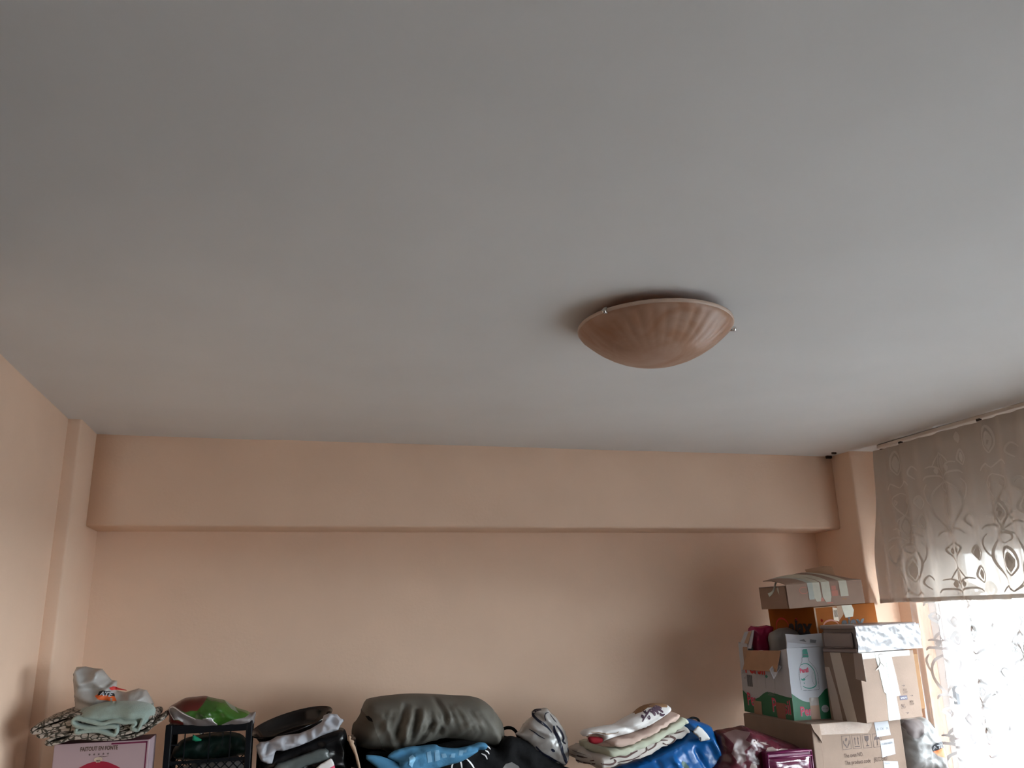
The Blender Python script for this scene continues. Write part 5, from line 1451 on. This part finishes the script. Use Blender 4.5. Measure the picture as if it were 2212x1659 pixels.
# ------------------------------------------------------------------ plain carton behind, orange carton, top carton
hc, F, Lf, Tp = carton('plain_carton', 'plain orange brown kraft carton behind the taped carton next to the curtain', (2.80, 4.02, ZB), 0, .605, .30, .285, mat('orange_kraft', (.28, .16, .085), .85, .2, var=.05))
oz = ZB+.286
oc, F, Lf, Tp = carton('orange_carton', 'orange printed carton with large black lettering, under the topmost carton', (2.785, 4.010, oz-.004), .04, .405, .42, .262, M['orange_card'], tilt=-.045)
H = .262
F.text('ajax', .160, H-.135, .115, M['print_black'], oc, bold=.004, width=.16, shear=.2)
F.poly('logo_ring', [ribbon2d(ell(.095, H-.105, .050, .032, 16, .2, PI*1.1), .009)], M['print_palered'], oc, .001, label='pale red ring print')
K7 = F.poly('barcode_label', [[(.118, H-.075), (.152, H-.083), (.152, H-.012), (.122, H-.008)]], mat('pale_label', (.70, .58, .45), .5), oc, .001, label='pale barcode label')
for k in range(6):
    F.poly('barcode_bar', [rect(.126+k*.004, H-.060, .128+k*.004, H-.022)], M['print_brown'], K7, .0015)
F.poly('tape_strip', [[(.150, H-.08), (.185, H-.05), (.195, H-.001), (.150, H-.001)]], M['kraft'], oc, .0012, .001)
F.poly('tape_strip', [[(.195, H-.066), (.245, H-.064), (.258, H-.03), (.248, H-.001), (.182, H-.001), (.186, H-.030)]], M['tape_cream'], oc, .0018, .001, label='cream paper tape over the seam')
F.poly('edge_scuff', [rect(.0, H-.004, .15, H-.0005), rect(0, .0, .010, H-.001)], M['kraft'], oc, .0014)
Lf.text('ajax', .170, H-.150, .135, M['print_black'], oc, bold=.006, width=.22, shear=.2)
Lf.poly('logo_ring', [ribbon2d(ell(.12, H-.105, .060, .050, 16, .2, PI*1.1), .010)], M['print_red'], oc, .001)
Lf.poly('printed_dot', [ell(.255, H-.062, .012, .009, 14), ell(.475, H-.068, .010, .008, 14)], M['print_red'], oc, .001)

tz2 = oz+.2605
tp_ = thing('top_carton', 'brown carton with cream tape strips and a lifted lid, topmost of the corner stack', 'carton', (2.658, 4.058, tz2-.006), (0, -.045, -.10))
W_, D_, H_ = .452, .33, .124
t = .004
def tpanel(name, lo, hi, m=None): return boxpart(name, lo, hi, m or M['kraft_brown'], tp_)
tpanel('front_wall', (0, 0, 0), (W_, t, H_)); tpanel('back_wall', (0, D_-t, 0), (W_, D_, H_)); tpanel('right_wall', (W_-t, t, 0), (W_, D_-t, H_))
tpanel('left_wall', (0, t+.012, 0), (t, D_-t, H_-.006)); tpanel('bottom', (t, t, 0), (W_-t, D_-t, t), M['kraft_in'])
tpanel('inner_flap', (t+.001, t, .004), (t+.004, D_-t, H_-.03), M['kraft_in'])
# lid: the front flap rises in a soft arch, carried back
def lid_sheet():
    vs = []; fs = []; nx, ny = 22, 8
    def zz(u, v):
        arch = float(np.interp(u, (0, .2, .5, .75, 1), (.030, .046, .062, .052, .012)))*(math.sin(v*PI*.5)**.8)
        return H_+arch+.002*mn.noise(Vector((u*6, v*4, 1)))
    for s in (0, 1):
        for j in range(ny+1):
            for i in range(nx+1):
                u, v = i/nx, j/ny
                jag = .006*mn.noise(Vector((u*30, 3, 9))) if j == ny else 0
                vs.append((W_*u+(-.03*(1-u)*v), D_*.62*v+jag, zz(u, v)+.003*(1-s)))
    n1 = (nx+1)*(ny+1)
    for j in range(ny):
        for i in range(nx):
            a = j*(nx+1)+i
            fs.append((a, a+1, a+nx+2, a+nx+1)); fs.append((n1+a, n1+a+nx+1, n1+a+nx+2, n1+a+1))
    for i in range(nx):
        fs.append((i, n1+i, n1+i+1, i+1)); a = ny*(nx+1)+i; fs.append((a, a+1, n1+a+1, n1+a))
    for j in range(ny):
        a = j*(nx+1); fs.append((a, a+nx+1, n1+a+nx+1, n1+a)); a += nx; fs.append((a, n1+a, n1+a+nx+1, a+nx+1))
    part('lid_flap', vs, fs, M['kraft_brown'], tp_, 'lifted lid flap', True)
    def strip(u0, u1, skew, drop, tip, m, lab=None):
        vs = []; fs = []; nn = 10
        for k in range(nn+1):
            v = 1-k/nn
            for u in (u0, u1):
                uu = u-skew*v
                vs.append((W_*uu+(-.03*(1-uu)*v), D_*.62*v-.0008, zz(uu, v)+.0042))
        b = len(vs)
        for k in range(1, 5):
            z = H_-drop*k/4
            w = (u1-u0)
            cut = tip if k == 4 else 0
            for e, u in enumerate((u0+w*cut, u1-w*cut*.6)):
                vs.append((W_*u, -.0022, z))
        for k in range(len(vs)//2-1):
            fs.append((2*k, 2*k+1, 2*k+3, 2*k+2))
        part('tape_strip', vs, fs, m, tp_, lab)
    strip(.275, .345, .20, .085, .0, M['tape_white'])
    strip(.340, .435, .22, .098, .28, M['tape_cream'])
    strip(.455, .565, .25, .104, .30, M['tape_cream'])
    strip(.690, .795, .28, .080, .0, M['tape_cream'])
lid_sheet()
# second flap standing behind
vs = [(.25, D_*.60, H_+.03), (.42, D_*.60, H_+.03), (.43, D_*.72, H_+.088), (.38, D_*.72, H_+.094), (.26, D_*.72, H_+.082),
      (.25, D_*.61, H_+.03), (.42, D_*.61, H_+.03), (.43, D_*.73, H_+.088), (.38, D_*.73, H_+.094), (.26, D_*.73, H_+.082)]
part('rear_flap', vs, [(0, 1, 2, 3, 4), (9, 8, 7, 6, 5), (0, 5, 6, 1), (1, 6, 7, 2), (2, 7, 8, 3), (3, 8, 9, 4), (4, 9, 5, 0)], M['kraft_in'], tp_, 'dark flap standing up behind')
F = Face((0, 0, 0), (1, 0, 0), (0, 0, 1))
F.poly('logo_ring', [ribbon2d(ell(.100, H_-.034, .026, .017, 16, .8, 2*PI-.2), .005)], M['print_palered'], tp_, .001, label='pale red ring print')
for q in (rect(.262, H_-.075, .300, H_-.045), rect(.265, H_-.042, .292, H_-.020), rect(.190, H_-.098, .212, H_-.080), rect(.225, H_-.112, .262, H_-.106)):
    F.poly('red_print', [q], M['print_palered'], tp_, .0008)
F.poly('edge_mark', [rect(.318, H_-.096, .345, H_-.090)], M['kraft_in'], tp_, .0008)
LS = Face((0, D_, 0), (0, -1, 0), (0, 0, 1))
# torn tape hanging at the open end
hx = thing('hanging_tape', 'torn cream tape curling down the open left end of the topmost carton', 'tape', (2.742, 4.2, tz2+.1))
q = [(2.757, 4.200, 1.772), (2.711, 4.200, 1.763), (2.667, 4.180, 1.745), (2.648, 4.165, 1.719), (2.624, 4.155, 1.694), (2.596, 4.150, 1.680)]
wv = [.012, .012, .010, .012, .014, .022]
vs = []; fs = []
cpt = catmull([Vector(p) for p in q], 4, False)
for i, p in enumerate(cpt):
    tdir = (cpt[min(i+1, len(cpt)-1)]-cpt[max(i-1, 0)]).normalized()
    side = tdir.cross(Vector((0, 1, 0))).normalized()
    w = np.interp(i/(len(cpt)-1)*5, range(6), wv)
    for s in (-1, 1):
        vs.append(p+side*s*w*.5-Vector((2.742, 4.2, tz2+.1)))
for i in range(len(cpt)-1): fs.append((2*i, 2*i+1, 2*i+3, 2*i+2))
o = part('tape', vs, fs, M['tape_cream'], hx, smooth=True)
md = o.modifiers.new('thickness', 'SOLIDIFY'); md.thickness = .0008
q2 = [(2.649, 1.729), (2.665, 1.719), (2.684, 1.708), (2.687, 1.683), (2.680, 1.671), (2.666, 1.676), (2.654, 1.701)]
blob('tape_end', q2, 4.150, .002, .002, M['tape_cream'], hx, res=.006, curve=False)

# ------------------------------------------------------------------ white carrier bag at the right, below
rb = thing('white_carrier_bag', 'white carrier bag with black and orange print beside the large carton, near the curtain', 'carrier bag', (3.20, 3.80, ZT))
ro = [(3.037, 0.868), (3.047, 0.953), (3.051, 1.007), (3.067, 1.034), (3.097, 1.046), (3.168, 1.051), (3.212, 1.057), (3.249, 1.029), (3.271, 0.984), (3.298, 0.917), (3.308, 0.829), (3.288, 0.783), (3.065, 0.798)]
ri = [(3.063, 1.026), (3.096, 1.044), (3.168, 1.049), (3.172, 1.029), (3.155, 0.995), (3.121, 0.966), (3.093, 0.963), (3.072, 0.986)]
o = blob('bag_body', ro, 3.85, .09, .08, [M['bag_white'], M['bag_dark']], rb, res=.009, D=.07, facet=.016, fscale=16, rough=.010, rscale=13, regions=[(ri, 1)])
bv = bvh_of(o)
on_front('bag_rim', [ribbon2d([(3.058, 1.017), (3.068, 0.982), (3.092, 0.959), (3.120, 0.962), (3.154, 0.990)], .010)], bv, M['bag_white'], rb, .005, label='bright rolled bag rim')
on_front('printed_band', [[(3.190, 0.899), (3.216, 0.906), (3.251, 0.911), (3.297, 0.912), (3.301, 0.851), (3.216, 0.878)]], bv, M['print_orange'], rb, .002, label='orange printed band')
on_front('printed_arc', [[(3.183, 0.921), (3.211, 0.937), (3.246, 0.941), (3.291, 0.939), (3.296, 0.910), (3.251, 0.911), (3.192, 0.899)]], bv, M['print_black'], rb, .0025, label='black printed arc')
q = [(3.191, 0.908)][0]
text_on('lettering', 'ATE', q[0], q[1], .024, bv, M['print_white'], rb, .005, width=.06, rot=.12)
on_front('dark_mark', [[(3.222, 1.024), (3.245, 1.025), (3.249, 1.000), (3.230, 1.006)]], bv, M['print_black'], rb, .002)
